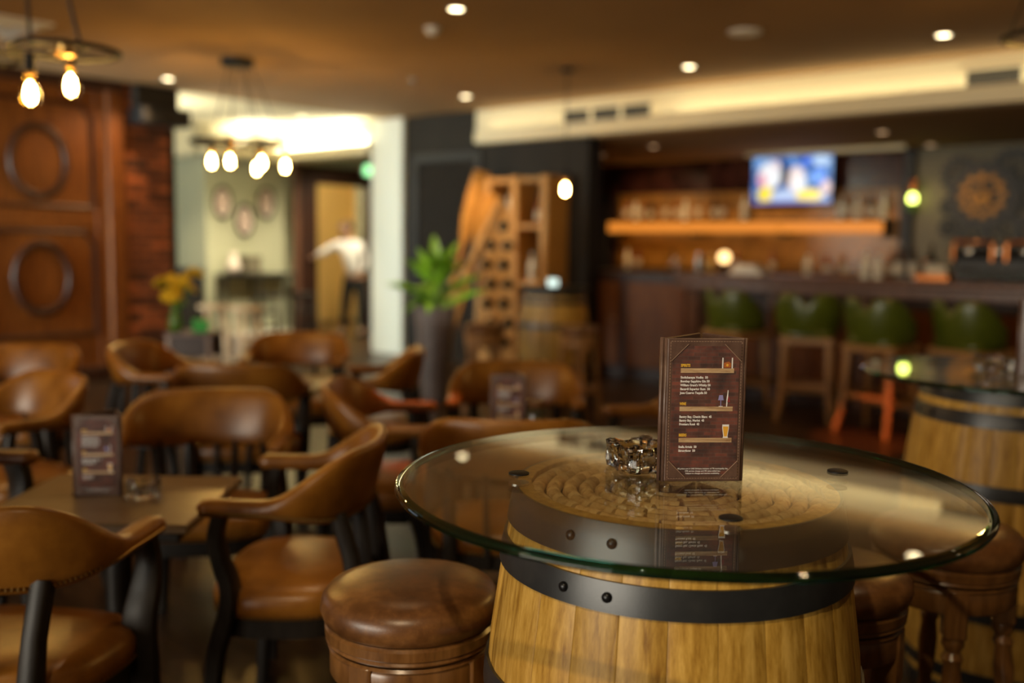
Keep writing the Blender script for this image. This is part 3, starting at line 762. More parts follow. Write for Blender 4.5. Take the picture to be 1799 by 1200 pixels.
# ================================================================== LEATHER CAPTAIN CHAIRS
def rail_plan(t):
    s = 1 if t >= 0 else -1; a = abs(t)
    if a < 0.62:
        ph = a/0.62*PI/2
        x = 0.262*math.sin(ph)**0.9; y = -0.010 - 0.168*math.cos(ph)**0.95
    else:
        k = (a - 0.62)/0.38
        x = 0.262 - 0.006*k; y = -0.010 + 0.200*k
    return Vector((s*x, y, 0))
def make_chair(label, loc, rz):
    t = thing('armchair', label, 'chair', loc, rz, None)
    N = 56; rings = []; bot_pts = []; seat_nails = []
    for i in range(N + 1):
        u = -1 + 2*i/N
        p = rail_plan(u); q = rail_plan(min(1, u + 0.01)) - rail_plan(max(-1, u - 0.01))
        q.normalize(); nrm = Vector((q.y, -q.x, 0))      # outward
        if nrm.dot(p - Vector((0, 0.1, 0))) < 0: nrm = -nrm
        w = smooth01(abs(u), 0.22, 0.70)
        zt = 0.825*(1 - w) + 0.708*w; zb = 0.632*(1 - w) + 0.664*w
        th = 0.020*(1 - w) + 0.030*w
        tilt = 0.045*(1 - w)
        e = 1.0
        if abs(u) > 0.955: e = max(0.15, math.sqrt(max(0, 1 - ((abs(u) - 0.955)/0.0455)**2)))
        zc, hh = (zt + zb)/2, (zt - zb)/2*e
        ring = []
        for k in range(14):
            a = 2*PI*k/14
            cx = math.copysign(abs(math.cos(a))**0.7, math.cos(a)); sz = math.copysign(abs(math.sin(a))**0.7, math.sin(a))
            off = nrm*(th*e*cx + tilt*(sz*0.5 + 0.5))
            ring.append(Vector((p.x + off.x, p.y + off.y, zc + hh*sz)))
        rings.append(ring)
        if 1 <= i < N: bot_pts.append((p + nrm*(th + 0.0005), zb + 0.016))
    MB().loops(rings).build('back_rail', 'leather_tan', t, True)
    nb = MB()
    for (a, za), (c, zc) in zip(bot_pts[:-1], bot_pts[1:]):
        for k in range(2):
            f = k/2; pp = a.lerp(c, f)
            nb.sphere((pp.x, pp.y, za + (zc - za)*f), 0.0048, 5, 3)
    stuff(nb.build('nail_trim', 'brass_nail', t))
    # seat
    def plan(k, n, s):
        a = 2*PI*k/n; c, d = math.cos(a), math.sin(a)
        e = (abs(c)**3.2 + abs(d)**3.2)**(-1/3.2)
        return Vector((0.245*s*e*c*(1.0 + 0.05*d), 0.192*s*e*d + 0.002, 0))
    n = 40
    lv = [(0.965, 0.392), (1.0, 0.402), (1.03, 0.425), (1.025, 0.447), (0.97, 0.466), (0.82, 0.478), (0.5, 0.486), (0.02, 0.488)]
    MB().loops([[plan(k, n, s) + Vector((0, 0, z)) for k in range(n)] for s, z in lv]).build('seat', 'leather_tan', t, True)
    MB().loops([[plan(k, n, 0.965) + Vector((0, 0, z)) for k in range(n)] for z in (0.345, 0.393)]).build('seat_frame', 'wood_black', t, 40)
    nb = MB()
    for k in range(96):
        p = plan(k, 96, 1.008); nb.sphere((p.x, p.y, 0.403), 0.0048, 5, 3)
    stuff(nb.build('nail_trim', 'brass_nail', t))
    for s in (-1, 1):
        MB().tube(*catmull([(s*0.256, 0.130, 0.672), (s*0.257, 0.142, 0.61), (s*0.255, 0.130, 0.55), (s*0.250, 0.112, 0.49), (s*0.246, 0.115, 0.43), (s*0.243, 0.132, 0.37), (s*0.240, 0.152, 0.30), (s*0.236, 0.168, 0.16), (s*0.238, 0.180, 0.0)],
                  [(0.018, 0.024), (0.018, 0.026), (0.019, 0.032), (0.020, 0.036), (0.021, 0.036), (0.022, 0.034), (0.021, 0.026), (0.018, 0.021), (0.016, 0.018)]), sq=True, up=(1, 0, 0)).build('leg', 'wood_black', t, 50)
        MB().tube([(s*0.185, -0.145, 0.66), (s*0.183, -0.178, 0.55), (s*0.18, -0.198, 0.42), (s*0.18, -0.208, 0.25), (s*0.20, -0.250, 0.0)],
                  [0.020, 0.020, 0.023, 0.021, 0.016], sq=True, up=(1, 0, 0)).build('leg', 'wood_black', t, 50)
        MB().tube([(s*0.075, -0.180, 0.65), (s*0.07, -0.188, 0.52), (s*0.065, -0.192, 0.36)], [(0.018, 0.009), (0.022, 0.010), (0.018, 0.010)], sq=True, up=(1, 0, 0)).build('spindle', 'wood_black', t, 50)
    return t
chairA = make_chair('tan leather armchair turned to the table, nearest to the low table\'s menu side', (-1.10, 2.05, 0), D(-7))
chairA['label'] = 'tan leather armchair seen from behind, tucked at the low square table with the menu'
for x, y, a, lab in [
    (-0.575, 2.585, 88, 'tan leather armchair in profile beside the empty end of the low square table'),
    (-1.02, 3.16, 187, 'tan leather armchair facing across the low square table with the menu'),
    (-1.605, 2.60, -90, 'dark armchair by the panelled wall side of the low square table, one arm showing'),
    (-1.75, 4.82, -96, 'tan armchair with open hooped back near the panelled wall, facing the glass bowl'),
    (-1.20, 4.26, 4, 'tan leather armchair with its back turned, drawn up to the table with the glass bowl'),
    (-1.20, 5.36, 182, 'brown leather armchair behind the table with the glass bowl, facing it from the doorway side'),
    (-0.66, 4.72, 92, 'dark armchair at the table with the glass bowl, in front of the white column'),
    (-0.475, 3.60, -88, 'leather armchair with orange light on its arm, beside the table with jar and menu'),
    (0.02, 4.10, 180, 'brown leather armchair behind the table with the jar and menu, below the far stools'),
    (0.0, 3.06, 0, 'tan leather armchair seen from behind just past the large round glass top'),
    (0.56, 3.58, 92, 'leather armchair behind the sharp menu stand, its arm pointing at the jar'),
    (-1.86, 3.56, 143, 'dark brown armchair turned sideways below the wall panelling'),
    (-2.36, 4.55, 170, 'brown armchair pushed against the panelled wall under the lower oval')]:
    dup(chairA, (x, y, 0), D(a), lab)

# ================================================================== LOW SQUARE TABLES
def make_table(label, cx, cy, sx, sy):
    t = thing('low_table', label, 'table', (cx, cy, 0))
    MB().bbox(-sx/2, sx/2, -sy/2, sy/2, 0.615, 0.640, 0.004).build('table_top', 'table_top', t)
    MB().bbox(-sx/2 + 0.03, sx/2 - 0.03, -sy/2 + 0.03, sy/2 - 0.03, 0.585, 0.615, 0.004).build('apron', 'wood_black', t)
    MB().lathe([(0.045, 0.03), (0.035, 0.06), (0.035, 0.56), (0.06, 0.585)], 20).build('pedestal', 'wood_black', t, 40)
    MB().lathe([(0.20, 0.0), (0.20, 0.012), (0.06, 0.03)], 28).build('base', 'black_metal', t, 40)
make_table('low square wooden table with a menu stand and an ashtray, among the tan armchairs', -1.075, 2.59, 0.55, 0.50)
make_table('low table with the jar and menu, behind the large round glass top', 0.03, 3.58, 0.54, 0.46)
make_table('low table with the glass bowl in the middle of the room', -1.205, 4.80, 0.54, 0.50)

# ================================================================== MENU STANDS
def print_mat(name, col, rough=0.45):
    return plain(name, col, rough, 0, 0.5)
M['print_white'] = print_mat('print_white', (0.85, 0.84, 0.82))
M['print_yellow'] = print_mat('print_yellow', (0.85, 0.50, 0.05))
M['print_beer'] = print_mat('print_beer', (0.80, 0.42, 0.05))
M['print_whisky'] = print_mat('print_whisky', (0.45, 0.13, 0.03))
M['print_red'] = print_mat('print_red', (0.30, 0.04, 0.04))
M['print_violet'] = print_mat('print_violet', (0.30, 0.28, 0.55))
M['print_dark'] = print_mat('print_dark', (0.10, 0.06, 0.055))
M['print_shelf'] = wood('print_shelf', (0.30, 0.17, 0.08), (0.52, 0.35, 0.19), (0.66, 0.49, 0.30), (6, 60, 60), 0.4, 0.5, 0)
m, nt, b = mat_new('print_brick')
v = coords(nt, (1, 1, 1))
sx = nt.nodes.new('ShaderNodeSeparateXYZ'); cb = nt.nodes.new('ShaderNodeCombineXYZ')
nt.links.new(v, sx.inputs[0]); nt.links.new(sx.outputs['X'], cb.inputs['X']); nt.links.new(sx.outputs['Z'], cb.inputs['Y'])
bt = nt.nodes.new('ShaderNodeTexBrick'); bt.inputs['Scale'].default_value = 1.0
bt.inputs['Brick Width'].default_value = 0.019; bt.inputs['Row Height'].default_value = 0.0056; bt.inputs['Mortar Size'].default_value = 0.0004
bt.inputs['Color1'].default_value = (0.080, 0.048, 0.043, 1); bt.inputs['Color2'].default_value = (0.17, 0.068, 0.054, 1); bt.inputs['Mortar'].default_value = (0.11, 0.080, 0.072, 1)
nt.links.new(cb.outputs[0], bt.inputs['Vector'])
n = noise(nt, v, 28, 3, 0.6); cc = ramp(nt, n, [(0.35, (0.55, 0.62, 0.66)), (0.65, (1.35, 1.1, 1.0))])
mx = nt.nodes.new('ShaderNodeMix'); mx.data_type = 'RGBA'; mx.blend_type = 'MULTIPLY'; mx.inputs['Factor'].default_value = 1
nt.links.new(bt.outputs['Color'], mx.inputs['A']); nt.links.new(cc, mx.inputs['B'])
nt.links.new(mx.outputs['Result'], b.inputs['Base Color']); b.inputs['Roughness'].default_value = 0.28
b.inputs['Coat Weight'].default_value = 0.6; b.inputs['Coat Roughness'].default_value = 0.12
M['print_brick'] = m

def text_mesh(body, size, mat, x, z, y, align='LEFT', bold=0.0, width=None):
    cu = bpy.data.curves.new('text', 'FONT'); cu.body = body; cu.size = size; cu.align_x = align
    cu.offset = bold; cu.extrude = 0.00008; cu.resolution_u = 2
    o = bpy.data.objects.new('text', cu); COL.objects.link(o)
    bpy.context.view_layer.update()
    me = bpy.data.meshes.new_from_object(o.evaluated_get(bpy.context.evaluated_depsgraph_get()))
    bpy.data.objects.remove(o); bpy.data.curves.remove(cu)
    xs = [v.co.x for v in me.vertices]
    k = 1.0
    if width and xs: k = width/(max(xs) - min(xs))
    for v in me.vertices:
        v.co = Vector((x + v.co.x*k, y - v.co.z, z + v.co.y))
    me.materials.clear(); me.materials.append(M[mat]); me.name = 'text'
    return me
MW, MHt = 0.121, 0.224
def make_menu(label, loc, rz):
    t = thing('menu_stand', label, 'menu', loc, rz)
    hw = MW/2
    # three boards of a triangular stand; front board faces -y
    apex = Vector((0.018, 0.098, 0))
    F0, F1 = Vector((-hw, 0, 0)), Vector((hw, 0, 0))
    def board(a, c, name):
        d = (c - a).normalized(); nrm = Vector((d.y, -d.x, 0)); L = (c - a).length
        mt = Matrix.Translation(a) @ Matrix(((d.x, -nrm.x, 0, 0), (d.y, -nrm.y, 0, 0), (0, 0, 1, 0), (0, 0, 0, 1)))
        return MB().bbox(0, L, 0, 0.0045, 0, MHt, 0.0015, mt).build(name, 'leather_menu', t)
    fb = board(F0, F1, 'front_board'); fb['label'] = 'stitched brown leather board with printed drinks list'
    board(F1 + Vector((0.004, 0.006, 0)), apex + Vector((0.005, 0, 0)), 'side_board')
    board(apex - Vector((0.005, 0, 0)), F0 + Vector((-0.004, 0.006, 0)), 'side_board')
    MB().tube([(-hw - 0.001, 0.004, 0), (-hw - 0.001, 0.004, MHt)], 0.0035, 8).build('spine', 'leather_menu', t, True)
    MB().tube([(-hw - 0.0065, 0.009, 0), (-hw - 0.0065, 0.009, MHt)], 0.0035, 8).build('spine', 'leather_menu', t, True)
    MB().tube([(hw + 0.002, 0.006, 0), (hw + 0.002, 0.006, MHt)], 0.0035, 8).build('spine', 'leather_menu', t, True)
    # printed sheet with rounded border
    ix, iz0, iz1 = 0.0525, 0.010, 0.212
    ins = MB().box(-ix, ix, -0.0008, 0.0, iz0, iz1).build('menu_sheet', 'print_brick', t)
    ins['label'] = 'printed drinks list on a brick wall picture'
    # stitching along the border
    st = MB(); xs, z0, z1 = hw - 0.0048, 0.005, MHt - 0.005
    n = 26
    for k in range(n):
        x = -xs + 2*xs*(k + 0.5)/n
        for z in (z0, z1): st.box(x - 0.0014, x + 0.0014, -0.0006, 0.0002, z - 0.0005, z + 0.0005)
    n = 46
    for k in range(n):
        z = z0 + (z1 - z0)*(k + 0.5)/n
        for x in (-xs, xs): st.box(x - 0.0005, x + 0.0005, -0.0006, 0.0002, z - 0.0014, z + 0.0014)
    stuff(st.build('stitching', 'stitch', t))
    # leather corner pockets
    cxx, cz = ix + 0.002, 0.026
    for sxn in (-1, 1):
        for zc, szn in ((iz0 - 0.003, 1), (iz1 + 0.003, -1)):
            mt = Matrix(((1, 0, 0, 0), (0, 0, -1, 0), (0, 1, 0, 0), (0, 0, 0, 1)))
            poly = [(sxn*cxx, zc), (sxn*(cxx - cz), zc), (sxn*cxx, zc + szn*cz)]
            MB().prism(poly, 0.0003, 0.0019, mt).build('corner_pocket', 'leather_menu', t)
            p1, p2 = poly[1], poly[2]
            MB().tube([(p1[0], -0.0018, p1[1]), (p2[0], -0.0018, p2[1])], 0.0006, 5).build('pocket_edge', 'stitch', t)
    y = -0.0011
    def flat(x0, x1, z0, z1, mat, name, dy=0.0):
        return MB().box(x0, x1, y - 0.0001 - dy, y + 0.0002, z0, z1).build(name, mat, ins)
    def poly(pts, mat, name, dy=0.0):
        mt = Matrix(((1, 0, 0, 0), (0, 0, -1, 0), (0, 1, 0, 0), (0, 0, 0, 1)))
        return MB().prism(pts, 0.0010 + dy, 0.0012 + dy, mt).build(name, mat, ins)
    # fractions down the sheet read from the photograph (z measured from the foot)
    X0 = -0.0395
    for z in (0.1776, 0.1180, 0.0690):
        flat(X0, 0.0440, z - 0.0070, z, 'print_shelf', 'printed_shelf')
    def txt(body, size, mat, x, z, align='LEFT', bold=0.0, width=None):
        me = text_mesh(body, size, mat, x, z, y, align, bold, width)
        o = mk('printed_text', me, ins); return o
    txt('SPIRITS', 0.0060, 'print_yellow', X0, 0.1800, bold=0.00024, width=0.0148)
    txt('WINE', 0.0060, 'print_yellow', X0, 0.1204, bold=0.00024, width=0.0102)
    txt('BEERS', 0.0060, 'print_yellow', X0, 0.0714, bold=0.00024, width=0.0120)
    rows = [('Stolichanaya Vodka  50', 0.1618, 0.0430), ('Bombay Sapphire Gin 50', 0.1558, 0.0455), ('William Grant\'s Whisky 50', 0.1498, 0.0475),
            ('Bacardi Superior Rum  50', 0.1438, 0.0465), ('Jose Cuervo Tequila 50', 0.1378, 0.0425),
            ('Bantry Bay, Chenin Blanc  45', 0.1005, 0.0505), ('Bantry Bay, Merlot  45', 0.0947, 0.0390), ('Frontera Ros\u00e9  45', 0.0889, 0.0315),
            ('Stella Artois  50', 0.0533, 0.0285), ('Strongbow  50', 0.0473, 0.0265)]
    for s, z, w in rows: txt(s, 0.0050, 'print_white', X0, z, bold=0.00018, width=w)
    for s, z, w in (('All prices are in UAE Dirhams inclusive of 7% municipality fee,', 0.0195, 0.0800), ('10% service charge and 5% value added tax.', 0.0158, 0.0560), ('Subject to change and market availability.', 0.0121, 0.0540)):
        txt(s, 0.0031, 'print_white', 0.0, z, 'CENTER', 0.00005, w)
    # printed drinks standing on the printed shelves
    z = 0.1776
    flat(0.0250, 0.0268, z, z + 0.0165, 'print_white', 'printed_glass'); flat(0.0400, 0.0418, z, z + 0.0165, 'print_white', 'printed_glass')
    poly([(0.0278, z + 0.0012), (0.0390, z + 0.0012), (0.0390, z + 0.008), (0.035, z + 0.0105), (0.031, z + 0.0095), (0.0278, z + 0.0085)], 'print_whisky', 'printed_whisky')
    poly([(0.0310, z + 0.004), (0.0340, z + 0.003), (0.0355, z + 0.006), (0.0322, z + 0.0075)], 'print_beer', 'printed_ice', 0.0001)
    z = 0.1180
    poly([(0.0205, z + 0.0100), (0.0295, z + 0.0100), (0.0278, z + 0.0180), (0.0222, z + 0.0180)], 'print_violet', 'printed_wine_glass')
    flat(0.0245, 0.0255, z + 0.0008, z + 0.0100, 'print_violet', 'printed_wine_glass'); flat(0.0218, 0.0282, z, z + 0.0009, 'print_white', 'printed_wine_glass')
    poly([(0.0335, z), (0.0350, z), (0.0362, z + 0.0150), (0.0364, z + 0.0255), (0.0354, z + 0.0260), (0.0338, z + 0.0120)], 'print_white', 'printed_bottle')
    poly([(0.0350, z + 0.0070), (0.0395, z + 0.0070), (0.0386, z + 0.0130), (0.0364, z + 0.0175)], 'print_red', 'printed_bottle')
    z = 0.0690
    poly([(0.0298, z), (0.0382, z), (0.0374, z + 0.0028), (0.0393, z + 0.0155), (0.0393, z + 0.0210), (0.0287, z + 0.0210), (0.0287, z + 0.0155), (0.0306, z + 0.0028)], 'print_white', 'printed_beer_glass')
    poly([(0.0315, z + 0.0022), (0.0365, z + 0.0022), (0.0365, z + 0.0040), (0.0382, z + 0.0150), (0.0382, z + 0.0180), (0.0298, z + 0.0180), (0.0298, z + 0.0150), (0.0315, z + 0.0040)], 'print_beer', 'printed_beer', 0.0001)
    return t
mn = make_menu('sharp stitched leather menu stand on the large round glass top', (0.2990, 1.478, 0.9804), D(4.5))
dup(mn, (-1.13, 2.60, 0.6405), D(4), 'leather menu stand on the low square table among the tan armchairs')
dup(mn, (-0.01, 3.53, 0.6405), D(-6), 'leather menu stand beside the jar on the low table')
dup(mn, (1.545, 2.80, 0.9804), D(-35), 'leather menu stand on the glass top beside the green bar stools')

# ================================================================== CRYSTAL ASHTRAYS
def make_ashtray(label, loc, rz, group=None):
    t = thing('ashtray', label, 'ashtray', loc, rz)
    n = 48
    def ring(s, z, notch):
        r = []
        for k in range(n):
            a = 2*PI*k/n; c, d = math.cos(a), math.sin(a)
            e = (abs(c)**5 + abs(d)**5)**(-1/5)
            fl = 1.0 - 0.05*notch*(0.5 + 0.5*math.cos(16*a))
            dz = -0.010*notch*max(0, math.cos(4*(a)))**6
            r.append((0.046*s*e*c*fl, 0.046*s*e*d*fl, z + dz))
        return r
    def round_ring(rr, z): return [(rr*math.cos(2*PI*k/n), rr*math.sin(2*PI*k/n), z) for k in range(n)]
    MB().loops([ring(0.90, 0.0, 0), ring(1.0, 0.004, 0.5), ring(0.96, 0.020, 1.0), ring(1.03, 0.036, 0.6), ring(0.99, 0.041, 1.0),
                round_ring(0.036, 0.040), round_ring(0.031, 0.024), round_ring(0.026, 0.011), round_ring(0.002, 0.009)]).build('bowl', 'crystal', t, 30)
    for k in range(4):
        a = PI/4 + k*PI/2
        MB().lathe([(0.010, 0.002), (0.013, 0.012), (0.011, 0.032), (0.013, 0.043), (0.004, 0.047)], 6, (0.047*math.cos(a), 0.047*math.sin(a), 0)).build('corner_facet', 'crystal', t)
    return t
ash = make_ashtray('square crystal ashtray beside the sharp menu stand', (0.214, 1.566, 0.9803), D(28))
dup(ash, (-1.005, 2.60, 0.6403), D(20), 'small crystal ashtray next to the menu on the low square table')
dup(ash, (1.47, 2.93, 0.9803), D(10), 'crystal ashtray on the glass top beside the green bar stools')
# jar and bowl on the other tables
jar = thing('jar', 'short clear glass jar with dark lid beside the menu on the low table', 'jar', (0.095, 3.56, 0.6402))
M['jar_glass'] = solid_glass('jar_glass', (0.75, 0.88, 0.88), 0.05, 1.45)
MB().lathe([(0.036, 0.0), (0.040, 0.005), (0.040, 0.085), (0.030, 0.10), (0.027, 0.10), (0.036, 0.08), (0.036, 0.008), (0.001, 0.006)], 24).build('body', 'jar_glass', jar, 40)
MB().lathe([(0.032, 0.101), (0.034, 0.104), (0.034, 0.122), (0.028, 0.128), (0.001, 0.129)], 24).build('lid', 'leather_stool', jar, 40)
bw = thing('glass_bowl', 'round glass bowl with a peach candle on the middle table', 'bowl', (-1.40, 4.66, 0.6402))
MB().lathe([(0.04, 0.0), (0.045, 0.004), (0.075, 0.04), (0.08, 0.075), (0.076, 0.075), (0.070, 0.042), (0.04, 0.010), (0.001, 0.009)], 28).build('bowl', 'jar_glass', bw, 40)
M['candle'] = plain('peach_wax', (0.75, 0.42, 0.24), 0.5)
MB().lathe([(0.045, 0.0105), (0.052, 0.05), (0.048, 0.056), (0.001, 0.055)], 24).build('candle', 'candle', bw, 40)
# ================================================================== BAR
bar = thing('bar_counter', 'long dark mahogany bar counter with polished overhanging top', 'bar', W(-4.75, 7.70, 0), RZ)
BL = 6.2
MB().bbox(0.05, BL, 0.18, 0.60, 0.0, 1.02, 0.006).build('front', 'mahogany_dark', bar)
MB().bbox(0.0, BL, 0.0, 0.70, 1.045, 1.10, 0.014).build('counter_top', 'mahogany_red', bar)
MB().bbox(0.02, BL, 0.07, 0.20, 0.955, 1.046, 0.012).build('fascia', 'mahogany_red', bar)
for k in range(8):
    x = 0.08 + k*0.80
    MB().bbox(x, x + 0.11, 0.145, 0.19, 0.0, 0.955, 0.012).build('pilaster', 'mahogany_red', bar)
    MB().bbox(x + 0.19, x + 0.72, 0.16, 0.19, 0.16, 0.86, 0.02).build('panel', 'mahogany', bar)
MB().bbox(0.05, BL, 0.15, 0.19, 0.0, 0.10, 0.006).build('plinth', 'mahogany_dark', bar)
MB().tube([(0.1, -0.02, 0.22), (BL, -0.02, 0.22)], 0.02, 10).build('foot_rail', 'wood_stool', bar, True)
for k in range(5):
    x = 0.5 + k*1.3
    MB().tube([(x, -0.02, 0.22), (x, 0.16, 0.22)], 0.012, 8).build('rail_bracket', 'black_metal', bar)
bg = thing('bar_cabinet', 'dark mahogany bar cabinet closing the gap by the dark wall', 'cabinet', W(-6.4, 8.12, 0), RZ)
MB().bbox(0.0, 1.60, 0.05, 0.55, 0.0, 1.03, 0.006).build('body', 'mahogany_dark', bg)
MB().bbox(-0.02, 1.62, 0.0, 0.60, 1.03, 1.08, 0.01).build('top', 'mahogany_dark', bg)
for k in range(2):
    x = 0.06 + k*0.78
    dd = MB().bbox(x, x + 0.70, 0.02, 0.06, 0.12, 0.98, 0.015).build('door', 'mahogany', bg)
    MB().sphere((x + (0.64 if k == 0 else 0.06), 0.01, 0.6), 0.016, 8, 5).build('knob', 'brass', dd, True)
bcb = thing('back_counter', 'dark back counter below the bottle shelf behind the bar', 'counter', W(-7.5, 10.22, 0), RZ)
MB().bbox(0.0, 3.7, 0.04, 0.54, 0.0, 0.99, 0.006).build('body', 'mahogany_dark', bcb)
MB().bbox(-0.02, 3.72, 0.0, 0.535, 0.99, 1.04, 0.008).build('top', 'black', bcb)
for k in range(5):
    x = 0.05 + k*0.73
    dd = MB().bbox(x, x + 0.66, 0.02, 0.05, 0.1, 0.95, 0.01).build('door', 'mahogany', bcb)
    MB().tube([(x + 0.3, 0.0, 0.86), (x + 0.42, 0.0, 0.86)], 0.008, 6).build('handle', 'steel', dd)
# glowing bottle shelf
M['led_orange'] = emit('orange_led_strip', (1.0, 0.31, 0.035), 0.52)
sh = thing('bottle_shelf', 'long bottle shelf with glowing orange light strip behind the bar', 'shelf', W(-7.50, 10.50, 1.52), RZ)
MB().bbox(0, 3.64, 0.02, 0.295, 0.125, 0.15, 0.004).build('board', 'mahogany_dark', sh)
for k in range(3):
    MB().bbox(0.02 + k*1.205, 0.02 + k*1.205 + 1.19, 0.0, 0.03, 0.0, 0.125, 0.006).build('light_strip', 'led_orange', sh)
for k in range(4):
    MB().bbox(0.05 + k*1.18, 0.09 + k*1.18, 0.06, 0.29, -0.05, 0.124, 0.004).build('bracket', 'black_metal', sh)
# warm LED wash from the underside and top of the shelf onto the amber panel
for k in range(2):
    area_light('shelf_light', W(-6.6 + k*1.9, 10.56, 1.50), W(-6.6 + k*1.9, 10.80, 1.0), 1.7, 0.04, 1.2, (1.0, 0.48, 0.12))
    area_light('shelf_light', W(-6.6 + k*1.9, 10.74, 1.675), W(-6.6 + k*1.9, 10.78, 2.4), 1.7, 0.03, 0.8, (1.0, 0.48, 0.12))
# bottles
BT = {
 'clear': solid_glass('clear_bottle_glass', (0.92, 0.95, 0.93), 0.02, 1.45),
 'amber': plain('amber_bottle_glass', (0.28, 0.10, 0.015), 0.08, 0, 0.8),
 'dark': plain('dark_bottle_glass', (0.015, 0.018, 0.012), 0.08, 0, 0.8),
 'pale': plain('frosted_bottle_glass', (0.85, 0.84, 0.70), 0.2, 0, 0.6),
 'red': plain('red_bottle_glass', (0.16, 0.03, 0.02), 0.1, 0, 0.8)}
M['label_paper'] = plain('paper_label', (0.62, 0.56, 0.44), 0.7)
M['cap'] = plain('bottle_cap', (0.10, 0.08, 0.06), 0.3, 0.8)
BOT = {}
def bottle_parts(kind, h, r):
    key = (kind, h, r)
    if key not in BOT:
        a = MB().lathe([(r*0.9, 0), (r, 0.006), (r, h*0.56), (r*0.86, h*0.64), (r*0.40, h*0.73), (r*0.34, h*0.94), (r*0.42, h*0.95), (r*0.42, h*0.97)], 16).mesh('glass_body', BT[kind], 40)
        c = MB().lathe([(r*0.43, h*0.955), (r*0.44, h), (r*0.3, h*1.005)], 12).mesh('cap', 'cap', 40)
        l = MB().lathe([(r*1.012, h*0.16), (r*1.012, h*0.46)], 16, cap0=False, cap1=False).mesh('paper_label', 'label_paper', True)
        BOT[key] = (a, c, l)
    return BOT[key]
KL = {'clear': 'clear glass', 'amber': 'amber glass', 'dark': 'dark glass', 'pale': 'pale frosted', 'red': 'dark red'}
def bottle(kind, h, r, xr, yr, z, where, group):
    t = thing('bottle', '%s bottle %s' % (KL[kind], where), 'bottle', W(xr, yr, z), random.random()*6, group + ', ' + KL[kind])
    a, c, l = bottle_parts(kind, h, r)
    mk('glass_body', a, t); mk('cap', c, t); mk('paper_label', l, t)
kinds = ['amber', 'clear', 'pale', 'dark', 'amber', 'clear', 'red', 'dark']
rnd = random.Random(11)
xs_up = [-7.30, -7.18, -7.05, -6.93, -6.72, -6.55, -6.40, -6.25, -6.02, -5.88, -5.60, -4.41, -4.33, -4.22, -4.12, -4.02, -3.95]
for i, x in enumerate(xs_up):
    k = rnd.choice(['pale', 'clear', 'dark', 'amber', 'pale', 'clear'])
    bottle(k, rnd.choice([0.26, 0.30, 0.32]), rnd.choice([0.034, 0.040]), x, 10.66 + rnd.uniform(-0.03, 0.05), 1.6705, 'standing above the orange strip on the bar shelf', 'bottles on the lit bar shelf')
for i, x in enumerate([-7.2, -7.02, -6.55, -6.1, -5.95, -5.62, -5.15, -4.72, -4.52, -4.28, -4.02]):
    k = rnd.choice(['amber', 'red', 'dark', 'pale', 'amber'])
    bottle(k, rnd.choice([0.24, 0.28, 0.30]), rnd.choice([0.034, 0.042]), x, 10.55 + rnd.uniform(-0.08, 0.08), 1.0405, 'on the back counter below the orange strip', 'bottles on the back counter')
for x in (-3.06, -2.955):
    bottle('pale', 0.20, 0.036, x, 7.95, 1.1005, 'catching the light on the bar counter', 'bottles on the bar counter')
for x, y in ((-2.80, 7.98), (-2.72, 8.06), (-2.83, 8.12)):
    bottle('clear', 0.30, 0.037, x, y, 1.1005, 'in the cluster on the bar counter near the tap end', 'bottles on the bar counter')
bottle('amber', 0.24, 0.035, -2.93, 8.15, 1.1005, 'behind the pale bottles on the bar counter', 'bottles on the bar counter')
bottle('dark', 0.30, 0.037, -2.62, 8.2, 1.1005, 'beside the copper box on the bar counter', 'bottles on the bar counter')
# small things on the counter
cl = thing('table_lamp', 'small round glowing candle lamp on the bar counter', 'lamp', W(-4.36, 7.95, 1.1003), RZ)
M['lamp_glow'] = emit('lamp_glow', (1.0, 0.60, 0.24), 2.2)
MB().lathe([(0.05, 0), (0.052, 0.01), (0.03, 0.02), (0.02, 0.09), (0.03, 0.1)], 18).build('foot', 'black_metal', cl, 40)
MB().sphere((0, 0, 0.15), 0.055, 16, 10).build('globe', 'lamp_glow', cl, True)
nk = thing('folded_towel', 'folded white towels lying on the bar counter', 'towel', W(-4.10, 7.95, 1.1003), RZ)
for k in range(4):
    MB().bbox(-0.17 + 0.02*k, 0.17 - 0.03*k, -0.09, 0.09, 0.002 + k*0.022, 0.022 + k*0.022, 0.009).build('fold', 'white', nk)
for i, (x, col, lab) in enumerate(((-4.61, 'steel', 'steel cocktail shaker near the corner of the bar counter'), (-4.48, 'brass', 'brass cocktail shaker next to the candle lamp on the bar'))):
    s = thing('cocktail_shaker', lab, 'shaker', W(x, 7.93, 1.1003), RZ)
    MB().lathe([(0.034, 0), (0.036, 0.01), (0.044, 0.11), (0.044, 0.12)], 18).build('cup', col, s, 40)
    MB().lathe([(0.043, 0.12), (0.03, 0.155), (0.018, 0.165), (0.018, 0.185), (0.001, 0.19)], 18).build('cap', col, s, 40)
fb = thing('fishbowl_glass', 'round clear glass on the bar cabinet by the dark wall', 'glass', W(-5.05, 8.25, 1.0803), RZ)
MB().lathe([(0.035, 0), (0.04, 0.004), (0.012, 0.02), (0.012, 0.05), (0.05, 0.08), (0.062, 0.12), (0.05, 0.16), (0.047, 0.16), (0.058, 0.12), (0.047, 0.085), (0.001, 0.06)], 20).build('bowl', BT['clear'], fb, 40)
MB().torus(0.0485, 0.003, (0, 0, 0.16), 24, 6).build('rim', BT['clear'], fb, True)
M['copper'] = plain('copper', (0.62, 0.22, 0.07), 0.28, 1.0)
cb2 = thing('copper_caddy', 'low copper caddy with napkins on the bar counter', 'caddy', W(-2.50, 7.92, 1.1003), RZ)
MB().bbox(-0.13, 0.13, -0.07, 0.07, 0.0, 0.055, 0.008).build('tray', 'copper', cb2)
